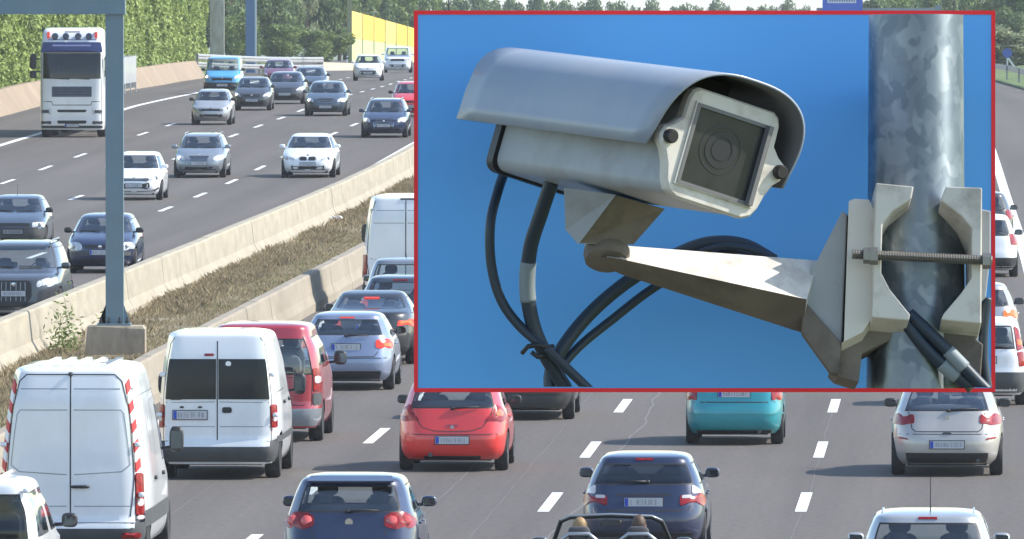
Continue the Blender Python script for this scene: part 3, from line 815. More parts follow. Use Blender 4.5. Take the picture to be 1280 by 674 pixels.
def cols_of(n, fr, gs):
    """angle parameters for fractions x/w (fr) then y/a (gs)"""
    return [('f', f) for f in fr] + [('g', g) for g in gs]
def ring_dirs(nF, nR, kF, kR, gF, gR):
    """half outline: front centre -> right side -> rear centre; (cx, cy, tag)"""
    def fx(f, n): return (f, (1-f**n)**(1/n))
    def gy(g, n): return ((1-g**n)**(1/n), g)
    out = []
    for f in [0, .12, .24, .36, .48, .6, .7, .79]: out.append((*fx(f*kF/.86, nF), 'F'))
    out.append((*fx(kF, nF), 'FK'))
    gk = (1-kF**nF)**(1/nF)
    for g in np.linspace(gk, gF[1], 4)[1:-1]: out.append((*gy(g, nF), '-'))
    out.append((*gy(gF[1], nF), 'SF1'))
    for t in (.8, .6, .4, .2): out.append((*gy(gF[0]+(gF[1]-gF[0])*t, nF), 'SF'))
    out.append((*gy(gF[0], nF), 'SF0'))
    out.append((1, 0, '-'))
    out.append((*[v*s for v, s in zip(gy(gR[0], nR), (1,-1))], 'SR0'))
    for t in (.2, .4, .6, .8): out.append((*[v*s for v, s in zip(gy(gR[0]+(gR[1]-gR[0])*t, nR), (1,-1))], 'SR'))
    out.append((*[v*s for v, s in zip(gy(gR[1], nR), (1,-1))], 'SR1'))
    gk = (1-kR**nR)**(1/nR)
    for g in np.linspace(gR[1], gk, 4)[1:-1]: out.append((*[v*s for v, s in zip(gy(g, nR), (1,-1))], '-'))
    out.append((kR, -gk, 'RK'))
    for f in [.79, .7, .6, .48, .36, .24, .12, 0]:
        q = fx(f*kR/.86, nR); out.append((q[0], -q[1], 'R'))
    return out

CUT_OBJS = []
def build_body(sh, root, m_paint, z_ws, z_rw, z_sd, kF=.86, kR=.86, gF=(.07,.80), gR=(.07,.72), wheels=None, arch=.37, glass=(None,)*4, opentop=False, roof_mat=None):
    """body, glass and arches. z_ws, z_rw, z_sd: height spans of windscreen, rear window, side windows (None: sheet metal)"""
    H = sh.H
    zs = list(np.arange(sh.z0, H-.12, .075)) + [H-.11, H-.085, H-.065, H-.05, H-.035, H-.022, H-.012, H-.004, H]
    for sp in (z_ws, z_rw, z_sd):
        if sp: zs += list(np.linspace(sp[0], sp[1], 8))
    if opentop: zs = [z for z in zs if z <= opentop]
    zs = sorted(zs); Z = [zs[0]]
    keep = set(round(v, 4) for sp in (z_ws, z_rw, z_sd) if sp for v in sp)
    for z in zs[1:]:
        if z - Z[-1] > .012: Z.append(z)
        elif round(z, 4) in keep: Z[-1] = z if round(Z[-1], 4) not in keep else Z[-1]
    half = ring_dirs(sh.nF, sh.nR, kF, kR, gF, gR)
    ring = [(x, y, t, 1) for x, y, t in half] + [(-x, y, t, -1) for x, y, t in half[-2:0:-1]]
    n = len(ring); vs = []
    for z in Z:
        yc, a, w = sh.row(z)
        for x, y, t, sg in ring: vs.append((x*w, yc + y*a, z))
    def span(z, sp): return sp and sp[0]-.004 <= z[0] and z[1] <= sp[1]+.004
    F_ = {'F','FK'}; R_ = {'R','RK'}; SF = {'SF0','SF','SF1'}; SR = {'SR0','SR','SR1'}
    fs, mi = [], []
    for j in range(len(Z)-1):
        zz = (Z[j], Z[j+1])
        for i in range(n):
            t = {ring[i][2], ring[(i+1) % n][2]}; sg = min(ring[i][3], ring[(i+1) % n][3]) if abs(ring[i][0])+abs(ring[(i+1) % n][0]) > 0 else 1
            sx = ring[i][0] + ring[(i+1) % n][0]; k = 0
            if t <= F_ and span(zz, z_ws): k = 2
            elif t <= R_ and span(zz, z_rw): k = 3
            elif t <= SF and span(zz, z_sd): k = 4 if sx > 0 else 6
            elif t <= SR and span(zz, z_sd) and gR[1] > gR[0]+.02: k = 5 if sx > 0 else 7
            fs.append((j*n+i, j*n+(i+1) % n, (j+1)*n+(i+1) % n, (j+1)*n+i)); mi.append(k)
    fs.append(tuple(range(n))[::-1]); mi.append(1)
    fs.append(tuple((len(Z)-1)*n+i for i in range(n))); mi.append(1 if opentop else 0)
    slots = [m_paint, M_RIMD] + [M_SEAM]*6
    me = make_mesh('body', vs, fs, slots, mi, smooth=True)
    bm = bmesh.new(); bm.from_mesh(me); bmesh.ops.recalc_face_normals(bm, faces=bm.faces); bm.to_mesh(me); bm.free()
    if wheels:
        cb = MB()
        for x, y, r in wheels:
            s = 1 if x > 0 else -1; x0, x1 = sorted((s*(sh.W/2-.30), s*(sh.W/2+.2)))
            cb.lathe([(r+.055, x0), (r+.055, x1)], 'x', (0, y, r*.98), 22, m=1)
        cme = cb.mesh('cut', [m_paint, M_RIMD]+[M_SEAM]*6)
        a = bpy.data.objects.new('tmp_body', me); c = bpy.data.objects.new('tmp_cut', cme); COL.objects.link(a); COL.objects.link(c)
        md = a.modifiers.new('b', 'BOOLEAN'); md.object = c; md.operation = 'DIFFERENCE'; md.solver = 'EXACT'
        dg = bpy.context.evaluated_depsgraph_get()
        me2 = bpy.data.meshes.new_from_object(a.evaluated_get(dg))
        bpy.data.objects.remove(a); bpy.data.objects.remove(c); me = me2
    names = {2: 'windscreen', 3: 'rear_window', 4: 'side_window', 5: 'side_window', 6: 'side_window', 7: 'side_window'}
    gm = {2: glass[0] or G_CLEAR, 3: glass[1] or G_CLEAR, 4: glass[2] or G_CLEAR, 6: glass[2] or G_CLEAR, 5: glass[3] or G_CLEAR, 7: glass[3] or G_CLEAR}
    out = {}
    idx = np.empty(len(me.polygons), np.int32); me.polygons.foreach_get('material_index', idx)
    for k in (0, 2, 3, 4, 5, 6, 7):
        bm = bmesh.new(); bm.from_mesh(me); bm.faces.ensure_lookup_table()
        want = (0, 1) if k == 0 else (k,)
        kill = [f for f in bm.faces if f.material_index not in want]
        if k and len(kill) == len(bm.faces): bm.free(); continue
        bmesh.ops.delete(bm, geom=kill, context='FACES')
        if k:
            for f in bm.faces: f.material_index = 0
            r_ = bmesh.ops.inset_region(bm, faces=bm.faces[:], thickness=.028 if k in (2,3) else .02, use_boundary=True, use_even_offset=True, depth=0)
            for f in r_['faces']: f.material_index = 1
            m2 = bpy.data.meshes.new(names[k]); bm.to_mesh(m2); m2.materials.append(gm[k]); m2.materials.append(M_SEAL)
            nm = names[k]
        else:
            m2 = bpy.data.meshes.new('body'); bm.to_mesh(m2); m2.materials.append(m_paint); m2.materials.append(M_RIMD); nm = 'body'
        bm.free()
        m2.polygons.foreach_set('use_smooth', np.ones(len(m2.polygons), bool)); m2.set_sharp_from_angle(angle=R(38))
        out[k] = link(nm, m2, root)
    return out

WHEELS = {}
def wheel_meshes(r, w, style):
    key = (round(r, 3), round(w, 3), style)
    if key in WHEELS: return WHEELS[key]
    t = MB(); t.lathe([(r*.66, -w/2+.01), (r*.93, -w/2), (r, -w/2+.035), (r, w/2-.035), (r*.93, w/2), (r*.66, w/2-.01)], 'x', n=28)
    rm = MB(); R0 = r*.68
    rm.lathe([(R0, -.02), (R0, w/2-.012), (R0*.93, w/2-.006), (R0*.9, w/2-.03), (.05, w/2-.05)], 'x', n=24, ms=[1, 1, 1, 0])
    for k in range(5 if style == 'alloy' else 7):
        a = 2*math.pi*k/(5 if style == 'alloy' else 7); c, s_ = math.cos(a), math.sin(a); hw = R0*(.13 if style == 'alloy' else .1)
        q = lambda rad, off, x: (x, c*rad - s_*off, s_*rad + c*off)
        rm.hexa([q(.04,-hw,w/2-.05), q(.04,hw,w/2-.05), q(R0*.92,hw*.8,w/2-.05), q(R0*.92,-hw*.8,w/2-.05), q(.04,-hw,w/2-.018), q(.04,hw,w/2-.018), q(R0*.92,hw*.8,w/2-.012), q(R0*.92,-hw*.8,w/2-.012)], 1)
    rm.lathe([(.06, w/2-.03), (.06, w/2-.012), (.02, w/2-.008)], 'x', n=10, m=1)
    WHEELS[key] = (t.mesh('wheel', [M_TYRE], True, 40), rm.mesh('rim', [M_RIMD, M_RIM if style != 'steel' else M_TRIM], True, 30))
    return WHEELS[key]
def add_wheels(root, ws, width=.2, style='alloy'):
    for x, y, r in ws:
        tm, rm = wheel_meshes(r, width, style)
        o = link('wheel', tm, root, (x, y, r)); q = link('rim', rm, o)
        if x < 0: o.rotation_euler = (0, 0, math.pi)

def add_mirrors(root, sh, m, y, z, size=(.20,.11,.14), stalk=.06, glassm=None):
    for s in (1, -1):
        x = s*(sh.w(z)+stalk+size[0]/2-.05)
        h = MB(); h.blob((0,0,0), size, 3.2); h.tube([(-s*(size[0]/2+stalk+.02), .02, -size[2]*.35), (0, .01, -size[2]*.25)], .022, 6)
        o = h.obj('mirror', m, root, True, 50, (x, y, z))
        g = MB(); g.prism([(-size[0]*.38, -size[1]*.46, -size[2]*.34), (size[0]*.38, -size[1]*.46, -size[2]*.34), (size[0]*.40, -size[1]*.46, size[2]*.30), (-size[0]*.36, -size[1]*.46, size[2]*.34)], (0, -.008, 0))
        g.obj('mirror_glass', M_MIRRORG, o)

SEATS = {}
def interior(root, sh, zf, zc, y_dash, y_front, y_rear, half=.36, dash=True, m=None):
    m = m or M_INT
    if 'seat' not in SEATS:
        b = MB(); b.blob((0,0,.12), (.50,.52,.2), 4); b.prism([(-.22,-.30,.16),(.22,-.30,.16),(.23,-.42,.62),(-.23,-.42,.62)], (0,.13,.03)); b.blob((0,-.36,.45), (.48,.18,.66), 4)
        h = MB(); h.blob((0,-.42,.88), (.27,.11,.19), 3.5); h.tube([(-.06,-.41,.72),(-.06,-.42,.86)], .01, 5); h.tube([(.06,-.41,.72),(.06,-.42,.86)], .01, 5)
        SEATS['seat'] = b.mesh('seat', [M_INT], True, 40); SEATS['headrest'] = h.mesh('headrest', [M_INT], True, 40)
        d = MB(); d.box(-.62,.62,-.22,.22,0,.45); d.blob((0,0,.45), (1.25,.5,.10), 4); d.blob((-.36,-.12,.48), (.34,.2,.1), 3)
        SEATS['dash'] = d.mesh('dashboard', [M_INT], True, 40)
        w = MB(); pts = [(.18*math.cos(a), -.05*math.sin(a), .18*math.sin(a)) for a in np.linspace(0, 2*math.pi, 17)]; w.tube(pts, .014, 6); w.box(-.17,.17,-.01,.01,-.03,.03); SEATS['steer'] = w.mesh('steering_wheel', [M_INT], True)
        r = MB(); r.blob((0,0,.14), (1.25,.5,.24), 5); r.blob((0,-.26,.42), (1.24,.18,.56), 5)
        SEATS['bench'] = r.mesh('rear_bench', [M_INTG], True, 40)
        hr = MB(); hr.blob((0,0,0), (.25,.09,.14), 3.5); SEATS['rear_hr'] = hr.mesh('headrest', [M_INT], True)
    for s in (1, -1):
        o = link('seat', SEATS['seat'], root, (s*half, y_front, zf)); link('headrest', SEATS['headrest'], o)
    if y_rear is not None:
        o = link('rear_bench', SEATS['bench'], root, (0, y_rear, zf+.02)); o.scale.x = min(1., (sh.w(zf+.3)*2-.14)/1.25)
        for s in (1, -1): link('headrest', SEATS['rear_hr'], o, (s*.36, -.27, .76))
    if dash:
        o = link('dashboard', SEATS['dash'], root, (0, y_dash, zc-.54)); o.scale.x = min(1.05, (sh.w(zc-.2)*2-.16)/1.25)
        link('steering_wheel', SEATS['steer'], root, (-half, y_dash-.32, zc-.06))

def plate(sh, side, root, z, w=.52, h=.115, eu=True, x=0):
    """number plate: white field, blue end band, blurred row of characters"""
    c = sh.pt(side, x/sh.w(z), z); sg = 1 if side == 'F' else -1
    y = c[1] + sg*.012
    b = MB(); b.box(x-w/2, x+w/2, min(y, y+sg*.012), max(y, y+sg*.012), z-h/2, z+h/2)
    o = b.obj('number_plate', M_PLATE, root); e = y+sg*.012
    f = MB(); f.box(x-w/2-.012, x+w/2+.012, min(y-sg*.02, y+sg*.006), max(y-sg*.02, y+sg*.006), z-h/2-.012, z+h/2+.012); f.obj('plate_frame', M_BLACK, o)
    if eu:
        xa = x+w/2-.055 if side == 'F' else x-w/2+.005
        MB().box(xa, xa+.05, min(e, e+sg*.002), max(e, e+sg*.002), z-h/2+.004, z+h/2-.004).obj('plate_band', M_PLATEB, o)
    rr = random.Random(int(abs(root.location.x*100))+7); ch = MB(); px = x-w/2+.075
    while px < x+w/2-.075:
        cw = rr.choice((.028,.034,.038)); 
        if rr.random() < .88:
            y0_, y1_ = min(e, e+sg*.002), max(e, e+sg*.002); t = .008
            for seg in rr.sample(range(6), rr.choice((3,4,4))):
                if seg < 2: ch.box(px+seg*(cw-t), px+seg*(cw-t)+t, y0_, y1_, z-h*.30, z+h*.30)
                elif seg < 5: ch.box(px+t, px+cw-t, y0_, y1_, z-h*.30+(seg-2)*(h*.6-t)/2, z-h*.30+(seg-2)*(h*.6-t)/2+t)
                else: ch.box(px+cw*.4, px+cw*.4+t, y0_, y1_, z-h*.28, z+h*.28)
        px += cw+.012
    kind(ch.obj('plate_characters', M_PLATEC, o), 'stuff')

def place(name, label, cat, group, px, py, away, L, overhang, roll=0.):
    """a vehicle whose near tyres touch the road at photo row py, near face centred at px; away: drives away from the viewer"""
    Yt = depth_of_row(py); Yc = Yt + L/2 - overhang
    x0 = at(px, Yt-overhang*.6); hd = heading(Yc); gr = grade(Yc)
    X = x0 + math.tan(hd)*(Yc - Yt + overhang*.6)
    zz = (ZP(Yc-1.3)+ZP(Yc+1.3))/2
    M = Matrix.Translation((X, Yc, zz)) @ Matrix.Rotation((0 if away else math.pi) - hd, 4, 'Z') @ Matrix.Rotation(gr if away else -gr, 4, 'X')
    return thing(name, label, cat, group, M)

def car_shape(kind_, L, W, H, **k):
    g = lambda a, d: k.get(a, d)
    zh, zc, cw, ws = g('zh', .72), g('zc', .98), g('cw', 1.0), g('ws', 1.78)
    fr = [(.19,.16),(.28,.06),(.42,.0),(.56,.015),(zh-.04,.06),(zh+.02,.18),(zh+.08,.38),(zc-.05,cw-.28),(zc,cw),(zc+(H-.1-zc)*.5,cw+(ws-cw)*.52),(H-.10,ws),(H-.05,ws+.17),(H-.02,ws+.45),(H,ws+.75)]
    if kind_ == 'hatch':
        zb, rb, rtp = g('zb', .97), g('rb', .10), g('rt', .46)
        re = [(.19,.16),(.28,.05),(.40,.0),(.58,.0),(.66,g('step',.03)),(zb-.06,rb-.02),(zb,rb),(zb+(H-.12-zb)*.5,rb+(rtp-rb)*.47),(H-.12,rtp),(H-.055,rtp+.04),(H-.02,rtp+.22),(H,rtp+.5)]
    else:
        zt, dk, rtp = g('zt', 1.0), g('dk', .50), g('rt', 1.12)
        re = [(.19,.16),(.28,.05),(.42,.0),(.62,.0),(.70,.03),(zt-.05,.07),(zt,.11),(zt+.035,.22),(zt+.06,dk),(zt+(H-.12-zt)*.5,dk+(rtp-dk)*.5),(H-.12,rtp),(H-.06,rtp+.14),(H-.02,rtp+.4),(H,rtp+.6)]
    rw = g('rw', .735)
    wd = [(.19,.90),(.27,.96),(.42,.99),(.58,1.0),(.74,.995),(.86,.975),(zc,g('bw',.925)),(H-.11,rw),(H-.06,rw-.045),(H-.03,rw-.11),(H-.01,rw-.22),(H,rw-.36)]
    return Shell(L, W, H, fr, re, wd, g('nF', 4.4), g('nR', 6.4))

def car(name, label, px, py, away, kind_, L, W, H, pm, group=None, lit=False, r=.31, fo=.82, ro=.76, mirror=None, glass=(None,)*4, gR=(.07,.70), cat='car', inter=True, rims='alloy', lm=None, **k):
    root = place(name, label, cat, group, px, py, away, L, (ro if away else fo)-.05)
    sh = car_shape(kind_, L, W, H, **k)
    zc = k.get('zc', .98); zb = k.get('zb', .97) if kind_ == 'hatch' else k.get('zt', 1.0)+.075
    ws = [(s*(W/2-.115), L/2-fo, r) for s in (1,-1)] + [(s*(W/2-.115), -L/2+ro, r) for s in (1,-1)]
    P = PAINT[pm]
    build_body(sh, root, P, (zc+.012, H-.10), (zb+.01, H-.125), (zc+.012, H-.125), kF=.875, kR=k.get('kR', .86), wheels=ws, gR=gR, glass=glass, arch=r)
    add_wheels(root, ws, .205, rims)
    MB().box(-W/2+.26, W/2-.26, -L/2+.25, L/2-.25, .17, .36).obj('underbody', M_UNDER, root)
    if inter: interior(root, sh, .38, zc, L/2-k.get('cw',1.)-.32, L/2-k.get('ws',1.78)-.35, -L/2+(1.0 if kind_ == 'hatch' else 1.45), half=.35*W/1.75)
    add_mirrors(root, sh, P if mirror is None else mirror, sh.yF(zc)-.42, zc+.06)
    # door shut lines and handles
    for sd in 'rl':
        yA, yB, yC = L/2-k.get('cw',1.)-.18, (sh.yF(zc+.2)+sh.yR(zc+.2))/2-.02, -L/2+ro+.33
        seam(sh, sd, [(yA, .32), (yA+.03, .62), (yA-.05, zc-.02)], .012, root)
        seam(sh, sd, [(yB, .30), (yB, zc+.0)], .012, root)
        if gR[1] > .5: seam(sh, sd, [(yC+.12, .42), (yC-.10, .70), (yC-.08, zc)], .012, root)
        for yh in (yB+.18, yC+.08):
            q = sh.pt(sd, yh, .84); s = 1 if sd == 'r' else -1
            MB().blob((q[0]+s*.012, yh, .84), (.04,.17,.035), 3, 8, 5).obj('door_handle', P if lm is None else lm, root, True)
    return root, sh, P

def antenna(root, x, y, z, h=.35):
    MB().tube([(x,y,z-.01),(x,y-.12,z+h)], [.008,.004], 5).obj('aerial', M_BLACK, root)
def wiper(root, sh, z, x0, x1, dz=.05):
    a, b = sh.pt('R', x0/sh.w(z), z), sh.pt('R', x1/sh.w(z+dz), z+dz)
    n = sh.nrm('R', x0/sh.w(z), z)*.02
    w = MB(); w.tube([tuple(a+n), tuple((a+b)/2+n*1.6), tuple(b+n)], [.02,.012,.007], 6); w.blob(tuple(a+n), (.07,.04,.05), 3, 8, 5); w.obj('rear_wiper', M_BLACK, root, True)
def badge(root, sh, side, z, r=.045, m=None, x=0):
    c = sh.pt(side, x, z); n = sh.nrm(side, x, z); sg = 1 if side == 'F' else -1
    MB().lathe([(r,-.004),(r,.008),(r*.75,.012)], 'y', (c[0], c[1]+sg*.004, z), 16).obj('badge', m or M_CHROME, root, True, 30)
def high_brake(root, sh, z, w=.2, lit=False, h=.012):
    patch(sh, 'R', [(-w*.75/sh.w(z), z-h), (w*.75/sh.w(z), z-h), (w*.75/sh.w(z), z+h), (-w*.75/sh.w(z), z+h)], 'high_brake_light', M_TLON if lit else M_TL, root, .012, 0, 1)
def valance(sh, side, root, z0, z1, f=.8, m=None, name='bumper_insert', rnd=1):
    return band(sh, side, -f, f, z0, z1, name, m or M_BLACK, root)
def lidline(sh, root, pts):
    for s in (1, -1): seam(sh, 'R', [(s*u, z) for u, z in pts], .014, root)
def exhaust(root, sh, x, z=.24, r=.03):
    y = sh.pt('R', x/sh.w(.3), .3)[1]
    MB().lathe([(r,-.1),(r,.03),(r*.8,.03),(r*.8,-.06)], 'y', (x, y-.0, z), 12).obj('exhaust_pipe', M_TRIM, root, True, 30)

def headlamps(sh, root, poly, lit=False, litx=.72, litz=.66, m=None):
    for s, o in zip((1,-1), mirror_patch(sh, 'F', poly, 'headlight', m or M_HL, root, off=.008, skirt=.03)):
        c = sum(np.array(p) for p in poly)/len(poly)
        q = sh.pt('F', s*c[0], c[1]); n = sh.nrm('F', s*c[0], c[1])
        b = MB(); b.blob(tuple(q+n*.006), (.13,.05,.10), 2.2, 10, 7)
        b.obj('lamp', M_HLON if lit else M_RIM, o, True)
def front_details(sh, root, P, grille=None, lower=None, plate_z=.42, eu=False, hl=None, lit=False, badge_z=None, trim=None, hood=True, fog=None, bars=0):
    if hl: headlamps(sh, root, hl, lit)
    for nm, q in (('grille', grille), ('air_intake', lower)):
        if q:
            g = patch(sh, 'F', [(-u, z) for u, z in q] + [(u, z) for u, z in q[::-1]], nm, M_GRILLE, root, .004, 1)
            if nm == 'grille' and bars:
                zz = [z for u, z in q]; uu = max(u for u, z in q)*.85
                for i in range(bars):
                    z = min(zz)+(max(zz)-min(zz))*(i+.7)/(bars+.4)
                    seam(sh, 'F', [(-uu, z), (uu, z)], .014, g, M_CHROME, 'grille_bar', .009)
    if fog: mirror_patch(sh, 'F', fog, 'fog_light', M_GRILLE, root, off=.005)
    if plate_z: plate(sh, 'F', root, plate_z, eu=eu)
    if badge_z: badge(root, sh, 'F', badge_z)
    if trim: seam(sh, 'F', [(-.9, trim), (.9, trim)], .04, root, M_BLACK, 'bumper_strip', .008)
    z0, z1 = .30, .30
    for s in (1,-1): seam(sh, 'F', [(s*.10, .285), (s*.8, .30)], .02, root, M_BLACK, 'spoiler_edge', .004)
    # wipers on the windscreen foot
# ---------- the queue and the cars driving away (right-hand carriageway)
GQ = 'vehicles driving away from the viewer'
GO = 'oncoming vehicles on the left carriageway'

# red hatchback
r_, sh, P = car('car', 'small bright red hatchback just under the board, left of centre', 566, 588, True, 'hatch', 4.0, 1.72, 1.49, 'red', GQ, zb=.98, rb=.13, rt=.55, rw=.74, mirror=M_BLACK, gR=(.07,.55), cw=.9, ws=1.65, kR=.84)
mirror_patch(sh, 'R', [(.60,.80),(.86,1.06),(.965,.98),(.985,.84),(.93,.78),(.8,.80)], 'tail_light', M_TL, r_, off=.012)
mirror_patch(sh, 'R', [(.80,.88),(.90,.99),(.955,.93),(.93,.86)], 'indicator', M_TLO, r_, off=.016)
lidline(sh, r_, [(0,.635),(.35,.645),(.55,.70),(.66,.82),(.80,.99)]); seam(sh, 'R', [(-.985,.60),(-.5,.585),(.5,.585),(.985,.60)], .012, r_)
valance(sh, 'R', r_, .20, .25, .55); plate(sh, 'R', r_, .50); badge(r_, sh, 'R', .70, .03, M_RIM); wiper(r_, sh, .985, .0, .42, .02)
patch(sh, 'R', [(-.12,.715),(.12,.715),(.1,.745),(-.1,.745)], 'lid_handle', PAINT['vanred'], r_, .01); exhaust(r_, sh, -.34, .27, .035)
high_brake(r_, sh, 1.38, .16); antenna(r_, 0, -1.2, 1.46, .2)

# silver hatchback on the right
r_, sh, P = car('car', 'pearl silver hatchback with rounded tail, right of centre lane line', 1184, 594, True, 'hatch', 4.42, 1.75, 1.46, 'cream', GQ, zb=1.0, rb=.18, rt=.80, rw=.73, gR=(.07,.66), cw=1.05, ws=1.85, kR=.82, nR=5.2, mirror=M_BLACK)
mirror_patch(sh, 'R', [(.58,.83),(.62,.96),(.95,.97),(.985,.90),(.965,.80),(.8,.795)], 'tail_light', M_TL, r_, off=.012)
lidline(sh, r_, [(0,.70),(.55,.70),(.62,.74),(.66,.86),(.74,1.0)]); seam(sh, 'R', [(-.99,.655),(-.7,.66),(.7,.66),(.99,.655)], .012, r_)
valance(sh, 'R', r_, .22, .37, .74); plate(sh, 'R', r_, .50, .53); badge(r_, sh, 'R', .90, .035); wiper(r_, sh, 1.01, .02, .5, .03)
mirror_patch(sh, 'R', [(.68,.57),(.88,.59),(.87,.62),(.70,.60)], 'reflector', M_TL, r_, off=.006); high_brake(r_, sh, 1.36, .14); exhaust(r_, sh, .48, .25)
patch(sh, 'R', [(-.09,.655),(.09,.655),(.07,.685),(-.07,.685)], 'lid_handle', M_BLACK, r_, .012)

# teal hatchback
r_, sh, P = car('car', 'teal green small hatchback cut off above by the board', 918, 555, True, 'hatch', 3.75, 1.62, 1.45, 'teal', GQ, zb=.93, rb=.10, rt=.38, rw=.76, gR=(.07,.60), cw=.85, ws=1.55, mirror=M_BLACK, rims='steel')
mirror_patch(sh, 'R', [(.76,.74),(.79,.98),(.93,.99),(.975,.88),(.97,.74)], 'tail_light', M_TL, r_, off=.012)
patch(sh, 'R', [(-.42,.77),(.42,.77),(.42,.93),(-.42,.93)], 'plate_recess', P, r_, .004, 1); plate(sh, 'R', r_, .85, .52)
seam(sh, 'R', [(-.98,.71),(.98,.71)], .016, r_); seam(sh, 'R', [(-.98,.52),(.98,.52)], .02, r_, P, 'bumper_rib', .02); valance(sh, 'R', r_, .20, .25, .8); wiper(r_, sh, .96, .0, .45, .02); exhaust(r_, sh, .42, .23)

# navy estate
r_, sh, P = car('estate_car', 'dark navy estate car in the centre, behind the open roadster', 805, 696, True, 'hatch', 4.48, 1.68, 1.39, 'navy', GQ, zb=.985, rb=.16, rt=.62, rw=.745, gR=(.07,.78), cw=1.15, ws=1.95, kR=.87, glass=(None,G_TINT,None,G_TINT))
for s, o in zip((1,-1), mirror_patch(sh, 'R', [(.58,.72),(.60,.855),(.955,.875),(.985,.80),(.975,.70)], 'tail_light', M_TL, r_, off=.012)):
    patch(sh, 'R', [(s*.62,.81),(s*.63,.855),(s*.78,.858),(s*.78,.815)], 'reversing_lamp', M_TLW, o, .016, 1); 
mirror_patch(sh, 'R', [(.79,.87),(.84,1.0),(.93,.93),(.95,.88)], 'indicator', M_TLW, r_, off=.010)
plate(sh, 'R', r_, .765, .52); seam(sh, 'R', [(-.45,.86),(.45,.86)], .03, r_, M_BLACK, 'lid_trim'); lidline(sh, r_, [(0,.655),(.72,.66),(.76,.72)]); seam(sh, 'R', [(-.985,.655),(-.6,.65),(.6,.65),(.985,.655)], .014, r_)
wiper(r_, sh, 1.02, .05, -.32, -.005); high_brake(r_, sh, 1.315, .16); valance(sh, 'R', r_, .22, .36, .8); exhaust(r_, sh, -.45)

# navy hatchback at the bottom left
r_, sh, P = car('car', 'dark navy hatchback with round red lamps cut by the bottom edge', 437, 737, True, 'hatch', 4.2, 1.76, 1.47, 'navy', GQ, zb=1.0, rb=.14, rt=.50, rw=.765, gR=(.07,.62), cw=1.05, ws=1.8, kR=.83)
for s, o in zip((1,-1), mirror_patch(sh, 'R', [(.52,.84),(.54,.96),(.66,1.01),(.88,1.015),(.975,.95),(.985,.86),(.93,.81),(.66,.80)], 'tail_light', M_TL, r_, off=.012)):
    for u in (.645, .85):
        q = sh.pt('R', s*u, .905); MB().lathe([(.075,-.012),(.07,-.022),(.0,-.026)], 'y', tuple(q), 14).obj('lamp_ring', mat('lamp_ring_pink', (.62,.10,.09), .15, coat=.8) if 'lamp_ring_pink' not in bpy.data.materials else bpy.data.materials['lamp_ring_pink'], o, True)
badge(r_, sh, 'R', .89, .05); wiper(r_, sh, 1.02, -.02, .38, .01); plate(sh, 'R', r_, .52); lidline(sh, r_, [(0,.66),(.5,.67),(.56,.8)]); high_brake(r_, sh, 1.395, .2); valance(sh, 'R', r_, .22, .36, .8)
MB().hexa([(-.56,-1.66,1.385),(.56,-1.66,1.385),(.52,-1.4,1.435),(-.52,-1.4,1.435),(-.56,-1.66,1.405),(.56,-1.66,1.405),(.52,-1.4,1.462),(-.52,-1.4,1.462)]).obj('roof_spoiler', P, r_)

# grey car, bottom right
r_, sh, P = car('car', 'silver car with a roof aerial cut by the bottom right edge', 1160, 792, True, 'hatch', 4.2, 1.73, 1.47, 'silver', GQ, zb=1.0, rb=.12, rt=.42, rw=.77, gR=(.07,.66), kR=.86)
mirror_patch(sh, 'R', [(.74,.74),(.77,.99),(.93,1.02),(.985,.88),(.97,.74)], 'tail_light', M_TL, r_, off=.012); plate(sh, 'R', r_, .8); high_brake(r_, sh, 1.395, .15); antenna(r_, .03, -1.30, 1.46, .42)
valance(sh, 'R', r_, .22, .4, .8); wiper(r_, sh, 1.02, 0, .45, .01)
for s in (1,-1): MB().tube([(s*.53,-1.45,1.40),(s*.55,-1.3,1.437),(s*.55,.1,1.437),(s*.53,.25,1.40)], .015, 6).obj('roof_rail', M_RIM, r_, True)

# black car half hidden under the board
r_, sh, P = car('car', 'black car mostly hidden behind the board, right of the red hatchback', 652, 524, True, 'hatch', 4.5, 1.82, 1.50, 'black', GQ, zb=1.0, rb=.16, rt=.6)
mirror_patch(sh, 'R', [(.60,.74),(.62,.90),(.95,.92),(.985,.8),(.97,.73)], 'tail_light', M_TL, r_, off=.012); plate(sh, 'R', r_, .78); seam(sh, 'R', [(-.96,.62),(.96,.62)], .03, r_, M_TL, 'reflector_strip', .008); valance(sh, 'R', r_, .22, .42, .8, M_TRIM)

# silver-blue hatchback in the queue
r_, sh, P = car('car', 'silver blue hatchback with lit brake lights behind the dark saloon', 433, 487, True, 'hatch', 4.2, 1.74, 1.42, 'iceblue', GQ, zb=.99, rb=.15, rt=.58, rw=.74, gR=(.07,.60), cw=1.1, ws=1.85, kR=.84, mirror=M_BLACK)
for o in mirror_patch(sh, 'R', [(.63,.80),(.66,.93),(.94,.95),(.985,.86),(.97,.77),(.7,.77)], 'tail_light', M_TLON, r_, off=.012): pass
mirror_patch(sh, 'R', [(.80,.81),(.82,.87),(.95,.87),(.95,.81)], 'indicator', M_TLONO, r_, off=.017)
plate(sh, 'R', r_, .80, .52); lidline(sh, r_, [(0,.62),(.6,.63),(.68,.72)]); seam(sh, 'R', [(-.985,.60),(.985,.60)], .014, r_); wiper(r_, sh, 1.0, .0, .42, .0); high_brake(r_, sh, 1.325, .18, True); valance(sh, 'R', r_, .22, .36, .75); exhaust(r_, sh, -.45)
